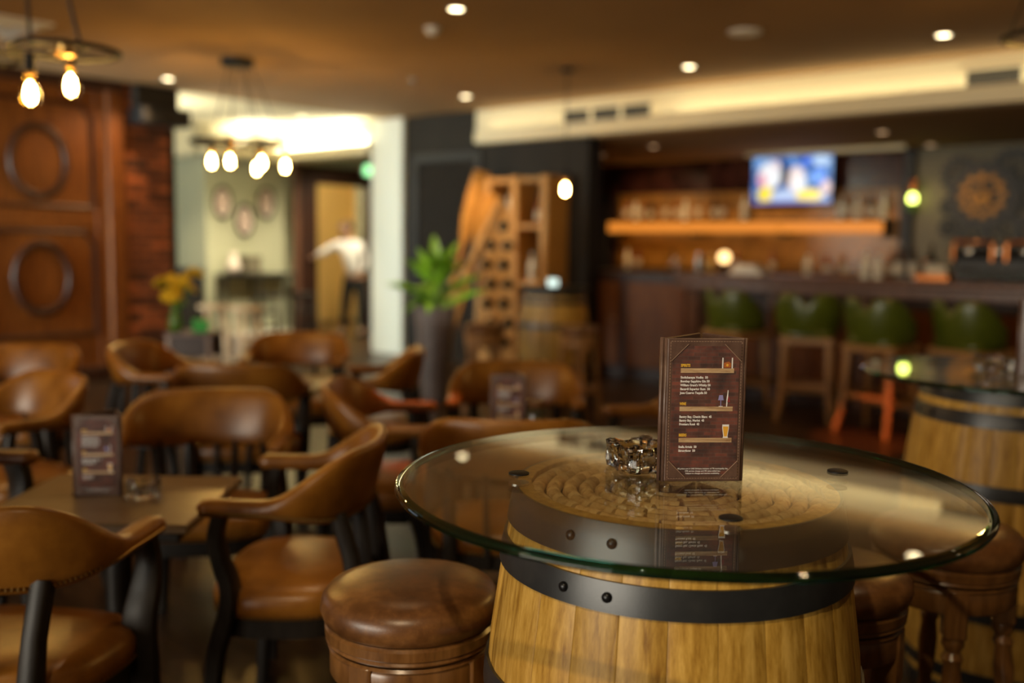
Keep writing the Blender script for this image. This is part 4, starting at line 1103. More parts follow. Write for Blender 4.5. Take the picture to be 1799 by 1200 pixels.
MB().bbox(-0.06, 0.10, -0.05, 0.05, 0.055, 0.12, 0.006).build('napkin_stack', 'label_paper', cb2)
MB().tube([(-0.10, 0, 0.055), (-0.10, 0, 0.15), (-0.04, 0, 0.17)], 0.008, 8).build('handle', 'copper', cb2, True)
# espresso machine with copper bars and a row of glasses in front
em = thing('espresso_machine', 'black espresso machine with copper trim on the bar counter', 'coffee machine', W(-2.08, 8.12, 1.1003), RZ)
MB().bbox(-0.32, 0.38, -0.12, 0.22, 0.03, 0.20, 0.02).build('body', 'black', em)
MB().bbox(-0.34, 0.40, -0.16, 0.22, 0.20, 0.26, 0.02).build('head', 'charcoal', em)
for x in (-0.30, -0.02, 0.08, 0.36):
    MB().bbox(x - 0.012, x + 0.012, -0.17, -0.145, 0.16, 0.31, 0.006).build('copper_post', 'copper', em)
MB().tube([(-0.31, -0.157, 0.31), (-0.01, -0.157, 0.31)], 0.018, 8).build('copper_rail', 'copper', em, True)
MB().tube([(0.07, -0.157, 0.31), (0.37, -0.157, 0.31)], 0.018, 8).build('copper_rail', 'copper', em, True)
for x in (-0.18, 0.03, 0.22):
    MB().lathe([(0.035, 0), (0.035, 0.02), (0.02, 0.03)], 14, mat=Matrix.Translation((x, -0.17, 0.235)) @ Matrix.Rotation(D(90), 4, 'X')).build('gauge', 'steel', em, 40)
for x in (-0.28, 0.34):
    MB().lathe([(0.02, 0), (0.02, 0.03)], 10, (x, -0.06, 0)).build('foot', 'black_metal', em)
gl_me = MB().lathe([(0.026, 0), (0.028, 0.004), (0.032, 0.10), (0.030, 0.10), (0.026, 0.012), (0.001, 0.01)], 14).mesh('glass', BT['clear'], 40)
for k in range(8):
    o = mk('drinking_glass', gl_me, None, W(-2.30 + k*0.075, 7.88 + 0.02*(k % 2), 1.1003))
    tag(o, 'small clear drinking glass in the row before the espresso machine', 'glass', 'glasses in front of the espresso machine')

# television
tv = thing('television', 'wall television showing a blue and yellow sports broadcast', 'television', W(-5.0, 10.62, 2.13), RZ)
MB().bbox(-0.50, 0.50, 0.0, 0.05, -0.295, 0.285, 0.008).build('casing', 'black', tv)
m, nt, b = mat_new('tv_picture')
tc = nt.nodes.new('ShaderNodeTexCoord'); sx = nt.nodes.new('ShaderNodeSeparateXYZ'); nt.links.new(tc.outputs['Object'], sx.inputs[0])
cbx = nt.nodes.new('ShaderNodeCombineXYZ'); nt.links.new(sx.outputs['X'], cbx.inputs['X']); nt.links.new(sx.outputs['Z'], cbx.inputs['Y'])
n = noise(nt, cbx.outputs[0], 7, 3, 0.5)
cur = ramp(nt, n, [(0.34, (0.01, 0.03, 0.10)), (0.5, (0.05, 0.14, 0.42)), (0.62, (0.22, 0.42, 0.75)), (0.72, (0.03, 0.05, 0.08))])
blobs = [(-0.27, 0.05, 0.16, 0.17, (0.75, 0.78, 0.80)), (-0.31, -0.17, 0.11, 0.11, (0.90, 0.68, 0.05)), (-0.20, 0.16, 0.07, 0.07, (0.70, 0.60, 0.62)), (-0.05, -0.19, 0.22, 0.08, (0.45, 0.55, 0.75)),
         (0.06, 0.0, 0.12, 0.16, (0.80, 0.66, 0.62)), (0.10, -0.05, 0.08, 0.10, (0.85, 0.85, 0.85)), (0.22, -0.19, 0.17, 0.09, (0.95, 0.72, 0.10)), (0.33, 0.03, 0.08, 0.09, (0.16, 0.35, 0.95)), (0.18, 0.2, 0.07, 0.05, (0.08, 0.18, 0.75)),
         (0.36, 0.2, 0.12, 0.06, (0.45, 0.60, 0.80)), (-0.36, 0.0, 0.06, 0.09, (0.7, 0.3, 0.35)), (0.42, -0.1, 0.07, 0.09, (0.7, 0.5, 0.5)), (-0.08, 0.05, 0.06, 0.15, (0.02, 0.03, 0.05)), (0.0, -0.265, 0.6, 0.03, (0.16, 0.18, 0.55))]
for bx, bz, rx, rz_, col in blobs:
    mp = nt.nodes.new('ShaderNodeMapping'); mp.inputs['Location'].default_value = (-bx/rx, -bz/rz_, 0); mp.inputs['Scale'].default_value = (1/rx, 1/rz_, 0)
    nt.links.new(cbx.outputs[0], mp.inputs['Vector'])
    ln = nt.nodes.new('ShaderNodeVectorMath'); ln.operation = 'LENGTH'; nt.links.new(mp.outputs['Vector'], ln.inputs[0])
    mr = nt.nodes.new('ShaderNodeMapRange'); mr.inputs['From Min'].default_value = 1.05; mr.inputs['From Max'].default_value = 0.75
    nt.links.new(ln.outputs['Value'], mr.inputs['Value'])
    mx = nt.nodes.new('ShaderNodeMix'); mx.data_type = 'RGBA'
    nt.links.new(mr.outputs['Result'], mx.inputs['Factor']); nt.links.new(cur, mx.inputs['A']); mx.inputs['B'].default_value = (*col, 1)
    cur = mx.outputs['Result']
b.inputs['Base Color'].default_value = (0, 0, 0, 1); b.inputs['Roughness'].default_value = 0.2
nt.links.new(cur, b.inputs['Emission Color']); b.inputs['Emission Strength'].default_value = 0.8
MB().box(-0.482, 0.482, -0.004, 0.002, -0.272, 0.268).build('screen', m, tv)
MB().bbox(-0.08, 0.08, 0.05, 0.125, -0.08, 0.08, 0.006).build('bracket', 'black_metal', tv)

# gear clock on the grey wall
def gear(parent, name, cx, cz, R, r_in, n, th, y, mat, tooth=0.12, spokes=4):
    pts = []
    for k in range(n*4):
        a = 2*PI*k/(n*4)
        rr = R if (k % 4) in (0, 1) else R*(1 - tooth)
        pts.append((cx + rr*math.cos(a), cz + rr*math.sin(a)))
    inn = [(cx + r_in*math.cos(2*PI*k/(n*4)), cz + r_in*math.sin(2*PI*k/(n*4))) for k in range(n*4)]
    rings = [[(x, y, z) for x, z in pts], [(x, y + th, z) for x, z in pts], [(x, y + th, z) for x, z in inn], [(x, y, z) for x, z in inn]]
    rings.append(rings[0])
    mb = MB().loops(rings, True, False, False)
    for k in range(spokes):
        a = 2*PI*k/spokes + 0.4
        mb.tube([(cx, y + th/2, cz), (cx + r_in*1.03*math.cos(a), y + th/2, cz + r_in*1.03*math.sin(a))], (R*0.05, th*0.45), sq=True)
    mb.lathe([(R*0.16, 0), (R*0.16, th)], 14, mat=Matrix.Translation((cx, y + th, cz)) @ Matrix.Rotation(D(90), 4, 'X'))
    return mb.build(name, mat, parent)
M['old_gold'] = plain('old_gold', (0.30, 0.15, 0.04), 0.45, 0.7)
ck = thing('gear_clock', 'large black gear clock with golden centre wheel on the grey wall', 'clock', W(-2.93, 10.70, 1.9), RZ)
gear(ck, 'face_ring', 0, 0, 0.36, 0.25, 24, 0.03, -0.06, 'black', 0.06, 0)
MB().lathe([(0.26, 0), (0.26, 0.02), (0.001, 0.02)], 40, mat=Matrix.Translation((0, -0.025, 0)) @ Matrix.Rotation(D(90), 4, 'X')).build('back_plate', 'black', ck)
gear(ck, 'gold_wheel', 0, 0, 0.235, 0.165, 12, 0.02, -0.085, 'old_gold', 0.28, 5)
gear(ck, 'gold_wheel', -0.01, -0.02, 0.10, 0.055, 9, 0.02, -0.11, 'old_gold', 0.2, 4)
for cx, cz, R in ((-0.24, 0.22, 0.20), (0.26, 0.26, 0.22), (0.38, -0.10, 0.22), (0.20, -0.38, 0.20), (-0.08, -0.42, 0.17), (-0.33, -0.32, 0.10), (-0.34, -0.1, 0.09)):
    gear(ck, 'gear', cx, cz, R, R*0.55, 16, 0.025, -0.03 - random.random()*0.012, 'black', 0.14, 5)
MB().tube([(0, -0.12, 0), (0.10, -0.12, 0.16)], (0.012, 0.004), sq=True).build('hand', 'black', ck)
MB().tube([(0, -0.125, 0), (-0.05, -0.125, 0.10)], (0.014, 0.004), sq=True).build('hand', 'black', ck)
# green glass wall lamp on the black post
gl = thing('wall_lamp', 'wall lamp with glowing yellow-green glass on the black post', 'lamp', W(-3.60, 10.56, 1.74), RZ)
M['lamp_green'] = emit('green_lamp_glow', (0.85, 1.0, 0.18), 4.5)
M['green_glass'] = plain('green_shade_glass', (0.10, 0.22, 0.03), 0.15)
MB().lathe([(0.02, 0), (0.05, 0.02), (0.055, 0.08), (0.035, 0.10)], 16).build('shade', 'green_glass', gl, 40)
MB().sphere((0, 0, 0.14), 0.046, 14, 8, 1.3).build('bulb', 'lamp_green', gl, True)
MB().lathe([(0.03, 0.20), (0.045, 0.23), (0.04, 0.30), (0.02, 0.34)], 14).build('top_cap', 'copper', gl, 40)
MB().tube([(0, 0.0, 0.01), (0, 0.06, -0.02)], 0.01, 6).tube([(0, 0, 0.0), (0, 0.045, 0.22), (0, 0, 0.24)], 0.006, 6).build('arm', 'black_metal', gl)

# ================================================================== GREEN BAR STOOLS
def make_barstool(label, loc, rz):
    t = thing('bar_stool', label, 'bar stool', loc, rz)
    for sx_ in (-1, 1):
        MB().tube([(sx_*0.165, 0.165, 0.62), (sx_*0.175, 0.175, 0.4), (sx_*0.185, 0.19, 0.18), (sx_*0.20, 0.215, 0.0)], [0.026, 0.023, 0.020, 0.018], sq=True, up=(1, 0, 0)).build('leg', 'wood_stool_light', t, 50)
        MB().tube([(sx_*0.165, -0.165, 0.62), (sx_*0.17, -0.175, 0.4), (sx_*0.18, -0.19, 0.18), (sx_*0.20, -0.245, 0.0)], [0.026, 0.023, 0.020, 0.018], sq=True, up=(1, 0, 0)).build('leg', 'wood_stool_light', t, 50)
        MB().bbox(sx_*0.18 - 0.010, sx_*0.18 + 0.010, -0.18, 0.18, 0.23, 0.265, 0.003).build('stretcher', 'wood_stool_light', t)
    for yy in (0.183, -0.183):
        MB().bbox(-0.18, 0.18, yy - 0.010, yy + 0.010, 0.17 if yy > 0 else 0.26, 0.205 if yy > 0 else 0.295, 0.003).build('stretcher', 'wood_stool_light', t)
    MB().bbox(-0.205, 0.205, -0.205, 0.205, 0.600, 0.655, 0.010).build('seat_frame', 'wood_stool_light', t)
    n = 36
    def plan(k, s):
        a = 2*PI*k/n; c, d = math.cos(a), math.sin(a); e = (abs(c)**4 + abs(d)**4)**(-0.25)
        return Vector((0.21*s*e*c, 0.21*s*e*d, 0))
    MB().loops([[plan(k, s) + Vector((0, 0, z)) for k in range(n)] for s, z in ((0.97, 0.654), (1.0, 0.665), (1.0, 0.69), (0.94, 0.708), (0.6, 0.718), (0.02, 0.72))]).build('seat', 'leather_green', t, True)
    rings = []; N = 32
    for i in range(N + 1):
        u = -1 + 2*i/N; a = u*D(112)
        w = smooth01(abs(u), 0.35, 1.0)
        zt = (1.0 - 0.09*math.exp(-(u/0.10)**2))*(1 - w) + 0.80*w; zb = 0.672
        zt = max(zt, 0.80)
        e = 1.0 if abs(u) < 0.94 else max(0.2, math.sqrt(max(0, 1 - ((abs(u) - 0.94)/0.061)**2)))
        ring = []
        for k in range(12):
            b_ = 2*PI*k/12; cx = math.cos(b_); szz = math.copysign(abs(math.sin(b_))**0.6, math.sin(b_))
            zz = (zt + zb)/2 + (zt - zb)/2*szz*(0.5 + 0.5*e)
            f = (zz - zb)/(1.0 - zb)
            R = 0.205 + 0.05*f - 0.01*math.cos(2*a) + 0.024*e*cx
            ring.append((R*math.sin(a), -R*math.cos(a)*1.02, zz))
        rings.append(ring)
    MB().loops(rings).build('back_shell', 'leather_green', t, True)
    return t
bs = make_barstool('green leather bar stool drawn up at the corner end of the bar', W(-3.79, 7.28, 0), RZ + D(-12))
P = [((2.34, 7.62), 20, 'bright green leather bar stool second from the bar corner'),
     ((2.70, 7.05), -8, 'green leather bar stool third from the bar corner'),
     ((3.24, 6.80), -20, 'green leather bar stool fourth from the bar corner, behind the second barrel top')]
bs.location = (1.88, 8.10, 0)
for (x, y), a, lab in P: dup(bs, (x, y, 0), RZ + D(a), lab)

# ================================================================== PLANT, OARS, RACK, SHELF
pt = thing('potted_plant', 'leafy green plant in a tall tapered metallic planter', 'plant', (-0.65, 8.15, 0))
M['pot'] = mottled('ribbed_pewter_pot', (0.10, 0.080, 0.078), (0.14, 0.112, 0.108), (0.18, 0.148, 0.14), 12, 0.28, 0.7, 0)
M['soil'] = plain('soil', (0.02, 0.014, 0.01), 0.95)
prof = []
for i in range(60):
    f = i/59; r = 0.095 + 0.085*f**0.8 + 0.0022*math.cos(i*PI)
    prof.append((r, 0.81*f))
prof += [(0.17, 0.812), (0.165, 0.77)]
MB().lathe(prof, 36, cap1=False).build('pot', 'pot', pt, True)
MB().lathe([(0.17, 0.765), (0.001, 0.775)], 24, cap0=False).build('soil', 'soil', pt)
M['leaf'] = mottled('leaf_green', (0.10, 0.26, 0.012), (0.20, 0.42, 0.025), (0.34, 0.58, 0.06), 5, 0.38, 0.5, 0, (0.6, 1.35))
def leaf_mesh(L, wd, droop):
    mb = MB(); vs = []; n = 8
    for i in range(n + 1):
        f = i/n; w = wd*math.sin(PI*min(1, f*0.96 + 0.02))**0.8*(1 - 0.25*f)
        x = L*(f - 0.25*droop*f*f); z = L*(0.35*f - droop*f*f*0.8)
        for s in (-1, -0.5, 0, 0.5, 1): vs.append((x, s*w, z + abs(s)*w*0.25))
    fs = []
    for i in range(n):
        for k in range(4): fs.append((i*5+k, i*5+k+1, (i+1)*5+k+1, (i+1)*5+k))
    mb.add(vs, fs)
    me = mb.mesh('leaf', 'leaf', True); return me
LV = [leaf_mesh(0.30, 0.048, 0.5), leaf_mesh(0.26, 0.042, 0.75), leaf_mesh(0.34, 0.050, 0.3)]
STM = MB().tube([(0, 0, 0), (0.01, 0, 0.5), (0, 0, 1)], 0.006, 5).mesh('stem', 'leaf', True)
rl = random.Random(5)
for k in range(44):
    a = rl.random()*2*PI; up = rl.random()
    h = 0.76 + 0.34*up
    r0 = 0.03 + 0.05*rl.random()
    o = mk('leaf', LV[k % 3], pt, (r0*math.cos(a), r0*math.sin(a), h))
    o.rotation_euler = Euler((rl.uniform(-0.4, 0.4), -D(10 + 62*up*up) + rl.uniform(-0.2, 0.2), a), 'XYZ')
    s = rl.uniform(1.0, 1.4)*(1.05 - 0.2*up); o.scale = (s, s, s)
for k in range(6):
    a = k*1.05; o = mk('stem', STM, pt, (0.05*math.cos(a), 0.05*math.sin(a), 0.765)); o.scale = (1, 1, 0.30 + 0.04*(k % 3))
    o.rotation_euler = (0.12*math.sin(a), -0.12*math.cos(a), 0)

def oar(label, top, bot, bw, bl):
    top, bot = Vector(top), Vector(bot)
    L = (top - bot).length; d = (top - bot).normalized()
    t = thing('oar', label, 'oar', bot)
    # local z along the oar
    side = d.cross(Vector((0.2, -1, 0))).normalized(); fr = side.cross(d).normalized()
    mt = Matrix((( side.x, fr.x, d.x, 0), (side.y, fr.y, d.y, 0), (side.z, fr.z, d.z, 0), (0, 0, 0, 1)))
    rings = []
    for f, w, th in ((L - bl, 0.018, 0.016), (L - bl*0.85, bw*0.55, 0.012), (L - bl*0.65, bw*0.9, 0.010), (L - bl*0.3, bw, 0.010), (L - 0.02, bw*0.95, 0.009), (L, bw*0.8, 0.008)):
        rings.append([mt @ Vector((x*w, y*th, f)) for x, y in ((1, 0), (0.7, 1), (-0.7, 1), (-1, 0), (-0.7, -1), (0.7, -1))])
    MB().loops(rings).build('blade', 'oar', t, 50)
    MB().tube([mt @ Vector((0, 0, 0)), mt @ Vector((0, 0, L - bl*0.9))], [0.017, 0.019], 10).build('shaft', 'oar', t, True)
    MB().tube([mt @ Vector((0, 0, -0.0)), mt @ Vector((0, 0, 0.12))], 0.021, 10).build('grip', 'wood_stool', t, True)
oar('tall wooden oar leaning on the dark wall behind the plant', (-0.33, 10.35, 2.10), (-0.85, 9.7, 0.02), 0.105, 0.85)
oar('shorter wooden oar leaning beside the slanted bottle rack', (-0.20, 10.15, 1.84), (-0.72, 9.5, 0.02), 0.105, 0.68)

# tapered wooden bottle rack leaning back
rk = thing('bottle_rack', 'slanted pale wooden bottle rack with dark discs for its shaded holes', 'bottle rack', (-0.17, 9.05, 0), D(8))
tl = D(10)
mt = Matrix.Rotation(-tl, 4, 'X')
def rackx(z, s): # half width
    return 0.10 + 0.20*(1 - z/1.65)
MB().prism([(-0.17, 0.0), (0.20, 0.0), (0.17, 1.72), (0.10, 1.75), (-0.30 + 0.26, 1.45)], -0.02, 0.02, mt @ Matrix(((1,0,0,0),(0,0,-1,0),(0,1,0,0),(0,0,0,1)))).build('panel', 'rack', rk)
MB().tube([mt @ Vector((-0.42, -0.03, 0.72)), mt @ Vector((0.09, -0.03, 1.80))], (0.035, 0.022), sq=True).build('brace', 'rack', rk)
MB().tube([mt @ Vector((0.15, 0.02, 1.70)), (0.15, 0.60, 0.0)], 0.022, sq=True).build('back_leg', 'rack', rk)
MB().tube([mt @ Vector((-0.12, 0.02, 1.10)), (-0.12, 0.56, 0.0)], 0.022, sq=True).build('back_leg', 'rack', rk)
be = MB().lathe([(0.048, 0.0), (0.050, 0.008), (0.046, 0.030), (0.036, 0.034), (0.02, 0.024), (0.001, 0.022)], 14, mat=Matrix.Rotation(D(90), 4, 'X')).mesh('hole_disc', BT['dark'], True)  # dark discs put where the rack has shaded holes
scal = MB().lathe([(0.074, 0.0), (0.074, 0.012), (0.052, 0.016), (0.050, 0.0)], 18, mat=Matrix.Rotation(D(90), 4, 'X')).mesh('hole_collar', 'rack', 40)
for r in range(7):
    zz = 0.42 + r*0.185
    for c in range(2):
        xx = -0.065 + c*0.165 + (0.04 if r % 2 else 0.0)
        if zz > 1.40 and c == 0: continue
        p = mt @ Vector((xx, -0.021, zz))
        mk('hole_disc', be, rk, p); mk('hole_collar', scal, rk, p)

shf = thing('display_shelf', 'tall open pine display shelf against the dark wall', 'shelf', W(-6.93, 7.50, 0), RZ)
for x in (0.0, 0.36, 0.75):
    MB().bbox(x, x + 0.09, 0.0, 0.36, 0.0, 2.03, 0.006).build('upright', 'pine', shf)
for z in (0.05, 0.55, 0.92, 1.50, 1.97):
    MB().bbox(0.09, 0.75, 0.02, 0.35, z, z + 0.045, 0.004).build('shelf_board', 'pine', shf)
MB().box(0.02, 0.82, 0.345, 0.36, 0.05, 2.02).build('back_board', 'black', shf)
for x, z, kind, lab in ((0.55, 0.966, 'pale', 'on the pine display shelf, beside the far barrel'), (0.62, 1.546, 'red', 'on the upper board of the pine display shelf'), (0.22, 1.546, 'pale', 'lying alone on the upper left board of the pine shelf')):
    p = W(-6.93 + x, 7.50 + 0.14, z)
    t = thing('bottle', '%s bottle %s' % (KL[kind], lab.replace('lying alone', 'standing alone')), 'bottle', p)
    a, c, l = bottle_parts(kind, 0.30, 0.037); mk('glass_body', a, t); mk('cap', c, t); mk('paper_label', l, t)
cdl = thing('candle_glass', 'glowing white candle glass on the far barrel', 'candle', (0.34, 8.22, 0.9812))
M['candle_glow'] = emit('candle_glow', (0.95, 1.0, 0.90), 1.1)
MB().lathe([(0.04, 0), (0.05, 0.01), (0.052, 0.085), (0.049, 0.085), (0.046, 0.012), (0.001, 0.011)], 20).build('cup', 'jar_glass', cdl, 40)
MB().lathe([(0.042, 0.0125), (0.044, 0.07), (0.001, 0.072)], 16).build('wax', 'candle_glow', cdl, 40)

# ================================================================== GREEN ROOM
M['mat_white'] = plain('picture_mount', (0.78, 0.70, 0.64), 0.6)
M['art_pink'] = mottled('faded_portrait', (0.35, 0.16, 0.14), (0.62, 0.48, 0.44), (0.85, 0.82, 0.78), 14, 0.5, 0.4, 0)
for i, (yr, z, lab) in enumerate(((7.09, 1.83, 'oval framed picture hung farthest from the doorway on the green wall'), (7.42, 1.61, 'oval framed picture hung lowest of the three on the green wall'), (7.76, 1.85, 'oval framed picture hung next to the doorway on the green wall'))):
    t = thing('picture_frame', lab, 'picture', W(-11.195, yr, z), RZ)
    mtx = Matrix(((0, 0, 1, 0), (1, 0, 0, 0), (0, 1, 0, 0), (0, 0, 0, 1)))
    MB().torus(0.14, 0.018, (0.02, 0, 0), 36, 8, mtx, 0.92, 1.42).build('frame', 'mahogany_dark', t, True)
    rings = [[(x, 0.125*math.cos(2*PI*k/32), 0.19*math.sin(2*PI*k/32)) for k in range(32)] for x in (0.0, 0.015)]
    MB().loops(rings).build('mount', 'mat_white', t)
    rings = [[(x, 0.075*math.cos(2*PI*k/32), 0.13*math.sin(2*PI*k/32)) for k in range(32)] for x in (0.015, 0.0175)]
    MB().loops(rings).build('picture', 'art_pink', t)
cs = thing('console_table', 'narrow black high console along the green wall', 'table', W(-11.18, 6.95, 0), RZ)
MB().bbox(0.0, 0.24, 0.0, 1.12, 0.88, 0.91, 0.005).build('top', 'black', cs)
for x in (0.03, 0.21):
    for y in (0.03, 0.55, 1.09):
        MB().tube([(x, y, 0), (x, y, 0.87)], 0.016, sq=True).build('leg', 'black', cs)
vs = thing('vase', 'pale round-bodied vase on the black console', 'vase', W(-11.07, 7.17, 0.9102))
MB().lathe([(0.05, 0), (0.085, 0.04), (0.095, 0.10), (0.06, 0.17), (0.04, 0.20), (0.055, 0.27), (0.05, 0.27), (0.035, 0.2)], 22).build('body', 'mat_white', vs, True)
MB().torus(0.053, 0.006, (0, 0, 0.27), 22, 6).build('lip', 'mat_white', vs, True)
bk = thing('storage_box', 'small brown box beside the vase on the console', 'box', W(-11.07, 7.42, 0.9102), RZ)
MB().bbox(-0.1, 0.1, -0.11, 0.11, 0, 0.20, 0.006).build('body', 'grey_wall', bk)
MB().bbox(-0.105, 0.105, -0.115, 0.115, 0.20, 0.23, 0.006).build('lid', 'grey_wall', bk)
cab = thing('side_cabinet', 'low black cabinet standing against the shaded green wall', 'cabinet', W(-11.95, 6.50, 0), RZ)
MB().bbox(0, 0.70, 0, 0.34, 0.0, 0.98, 0.008).build('body', 'black', cab)
dd = MB().bbox(0.03, 0.67, -0.018, 0.002, 0.05, 0.93, 0.006).build('door', 'charcoal', cab)
MB().sphere((0.6, -0.028, 0.55), 0.014, 8, 5).build('knob', 'brass', dd, True)
def wood_stool2(label, loc, rz, mat, h=0.72):
    t = thing('high_stool', label, 'stool', loc, rz)
    MB().lathe([(0.15, h - 0.035), (0.165, h - 0.028), (0.168, h - 0.008), (0.155, h), (0.001, h - 0.006)], 24).build('seat', mat, t, 40)
    for k in range(4):
        a = PI/4 + k*PI/2
        MB().tube([(0.10*math.cos(a), 0.10*math.sin(a), h - 0.03), (0.175*math.cos(a), 0.175*math.sin(a), 0)], [0.020, 0.017], 8).build('leg', mat, t, True)
    for z, r in ((0.22, 0.145), (0.42, 0.125)):
        mb = MB()
        for k in range(4):
            a, c = PI/4 + k*PI/2, PI/4 + (k+1)*PI/2
            mb.tube([(r*math.cos(a), r*math.sin(a), z), (r*math.cos(c), r*math.sin(c), z)], 0.010, 6)
        mb.build('stretcher', mat, t)
    return t
M['birch'] = wood('birch', (0.42, 0.28, 0.16), (0.52, 0.36, 0.22), (0.62, 0.46, 0.30), (12, 12, 2), 0.5)
hs = wood_stool2('pale wooden high stool nearer the brick pier, below the console', (-2.86, 9.3, 0), 0.2, 'birch')
dup(hs, (-2.52, 9.15, 0), 0.7, 'pale wooden high stool beside the white card, below the console')
hb = wood_stool2('black high stool under the console near the vase', W(-10.55, 7.35, 0), 0.3, 'black', 0.66)
dup(hb, W(-10.5, 7.86, 0), 0.6, 'black high stool under the console next to the doorway')
# flower stand
fs_ = thing('side_table', 'small wooden side table carrying the yellow flowers', 'table', (-2.16, 6.55, 0))
MB().bbox(-0.16, 0.16, -0.14, 0.14, 0.70, 0.725, 0.005).build('top', 'mahogany_red', fs_)
MB().bbox(-0.13, 0.13, -0.12, 0.12, 0.56, 0.70, 0.005).build('drawer_box', 'mahogany_dark', fs_)
for x in (-0.135, 0.135):
    for y in (-0.115, 0.115): MB().tube([(x, y, 0), (x, y, 0.70)], 0.018, sq=True).build('leg', 'wood_stool', fs_)
MB().bbox(-0.13, 0.13, -0.11, 0.11, 0.18, 0.20, 0.004).build('shelf', 'mahogany_red', fs_)
vf = thing('flower_vase', 'slim vase of bright yellow flowers on the side table', 'flowers', (-2.27, 6.50, 0.7252))
MB().lathe([(0.035, 0), (0.05, 0.03), (0.04, 0.10), (0.022, 0.15), (0.028, 0.18)], 18).build('vase', 'green_glass', vf, True)
M['petal'] = mottled('yellow_petal', (0.62, 0.36, 0.01), (0.80, 0.52, 0.02), (0.9, 0.66, 0.06), 20, 0.5, 0.3, 0)
fl = MB()
for ring, (nn, r, z, rr) in enumerate(((9, 0.050, 0.0, 0.024), (7, 0.032, 0.014, 0.022), (4, 0.014, 0.024, 0.018))):
    for k in range(nn):
        a = 2*PI*k/nn + ring*0.4
        fl.sphere((r*math.cos(a), r*math.sin(a), z), rr, 6, 4, 0.55)
FL = fl.mesh('blossom', 'petal', True)
for k, (x, y, z, s) in enumerate(((0.0, -0.06, 0.25, 1.1), (0.01, 0.02, 0.33, 1.0), (0.10, 0.0, 0.30, 0.85), (0.13, 0.03, 0.40, 0.75), (-0.10, 0.03, 0.33, 0.8), (-0.05, 0.05, 0.36, 0.7), (0.07, -0.02, 0.36, 0.7))):
    o = mk('blossom', FL, vf, (x, y, z)); o.scale = (s, s, s); o.rotation_euler = (D(40), 0, k)
    MB().tube([(0, 0, 0.12), (x*0.5, y*0.5, 0.2), (x, y, z)], 0.004, 5).build('stem', 'leaf', vf)
for k in range(6):
    o = mk('leaf', LV[1], vf, (0, 0, 0.17)); o.scale = (0.45, 0.6, 0.45); o.rotation_euler = (0, -D(20 + 8*k), k*1.1)
gn = thing('gift_box', 'small bright green box on the side table', 'box', (-2.10, 6.50, 0.7252), 0.3)
M['bright_green'] = plain('bright_green_card', (0.07, 0.52, 0.12), 0.5)
MB().bbox(-0.05, 0.05, -0.04, 0.04, 0, 0.075, 0.006).build('body', 'bright_green', gn)
MB().bbox(-0.053, 0.053, -0.043, 0.043, 0.055, 0.085, 0.006).build('lid', 'bright_green', gn)
wc = thing('card_stand', 'white card stand beside the yellow flower table', 'sign', (-1.90, 6.5, 0), 0.1)
MB().bbox(-0.035, 0.035, -0.004, 0.004, 0.56, 0.70, 0.002, Matrix.Rotation(D(-8), 4, 'X')).build('card', 'white', wc)
MB().tube([(0, 0.085, 0.0), (0, 0.085, 0.62)], 0.007, 6).build('post', 'black_metal', wc)
MB().lathe([(0.08, 0), (0.08, 0.01), (0.01, 0.016)], 18, (0, 0.085, 0)).build('foot', 'black_metal', wc)
ex = thing('exit_sign', 'glowing green sign above the doorway', 'sign', W(-11.06, 9.45, 2.30), RZ)
M['exit_green'] = emit('exit_glow', (0.35, 1.0, 0.40), 1.4)
MB().bbox(0, 0.05, -0.13, 0.15, 0.0, 0.17, 0.006).build('box', 'white', ex)
MB().box(0.05, 0.053, -0.115, 0.135, 0.015, 0.155).build('lit_face', 'exit_green', ex)
MB().tube([(0.025, 0, 0.17), (0.025, 0, 0.30)], 0.008, 6).build('hanger', 'steel', ex)
# light of the corridor behind the doorway and of the far ceiling
ca = thing('ceiling_lamp', 'round frosted ceiling lamp in the yellow corridor', 'lamp', W(-12.3, 8.3, CEIL))
M['corridor_glow'] = emit('corridor_lamp_glow', (1.0, 0.80, 0.48), 12.0)
MB().lathe([(0.16, 0), (0.15, -0.05), (0.001, -0.08)], 24).build('shade', 'corridor_glow', ca, True)
MB().lathe([(0.17, 0), (0.175, -0.012), (0.16, -0.016)], 24).build('rim', 'steel', ca, True)
point('corridor_light', W(-12.3, 8.6, 2.4), 60, (1.0, 0.80, 0.48), 0.12)

# ================================================================== PERSON
def skin_mesh(name, verts, edges, radii, mat, root=0, sub=2):
    me = bpy.data.meshes.new(name); me.from_pydata(verts, edges, [])
    o = bpy.data.objects.new(name, me); COL.objects.link(o)
    md = o.modifiers.new('skin', 'SKIN'); md.use_smooth_shade = True
    for i, r in enumerate(radii):
        sv = me.skin_vertices[0].data[i]; sv.radius = r if isinstance(r, tuple) else (r, r); sv.use_root = (i == root)
    sb = o.modifiers.new('sub', 'SUBSURF'); sb.levels = sub; sb.render_levels = sub
    bpy.context.view_layer.update()
    out = bpy.data.meshes.new_from_object(o.evaluated_get(bpy.context.evaluated_depsgraph_get()))
    bpy.data.objects.remove(o); bpy.data.meshes.remove(me)
    out.name = name; out.materials.clear(); out.materials.append(M[mat])
    for p in out.polygons: p.use_smooth = True
    return out
M['skin'] = plain('skin', (0.42, 0.24, 0.16), 0.5)
M['shirt'] = plain('white_shirt', (0.82, 0.83, 0.84), 0.7)
M['trousers'] = plain('black_trousers', (0.010, 0.012, 0.014), 0.7)
M['hair'] = plain('dark_hair', (0.010, 0.008, 0.007), 0.6)
M['waistcoat'] = plain('brown_waistcoat', (0.045, 0.02, 0.014), 0.7)
pn = thing('person', 'person in white shirt and black trousers reaching out in the doorway', 'person', (-2.27, 13.75, 0))
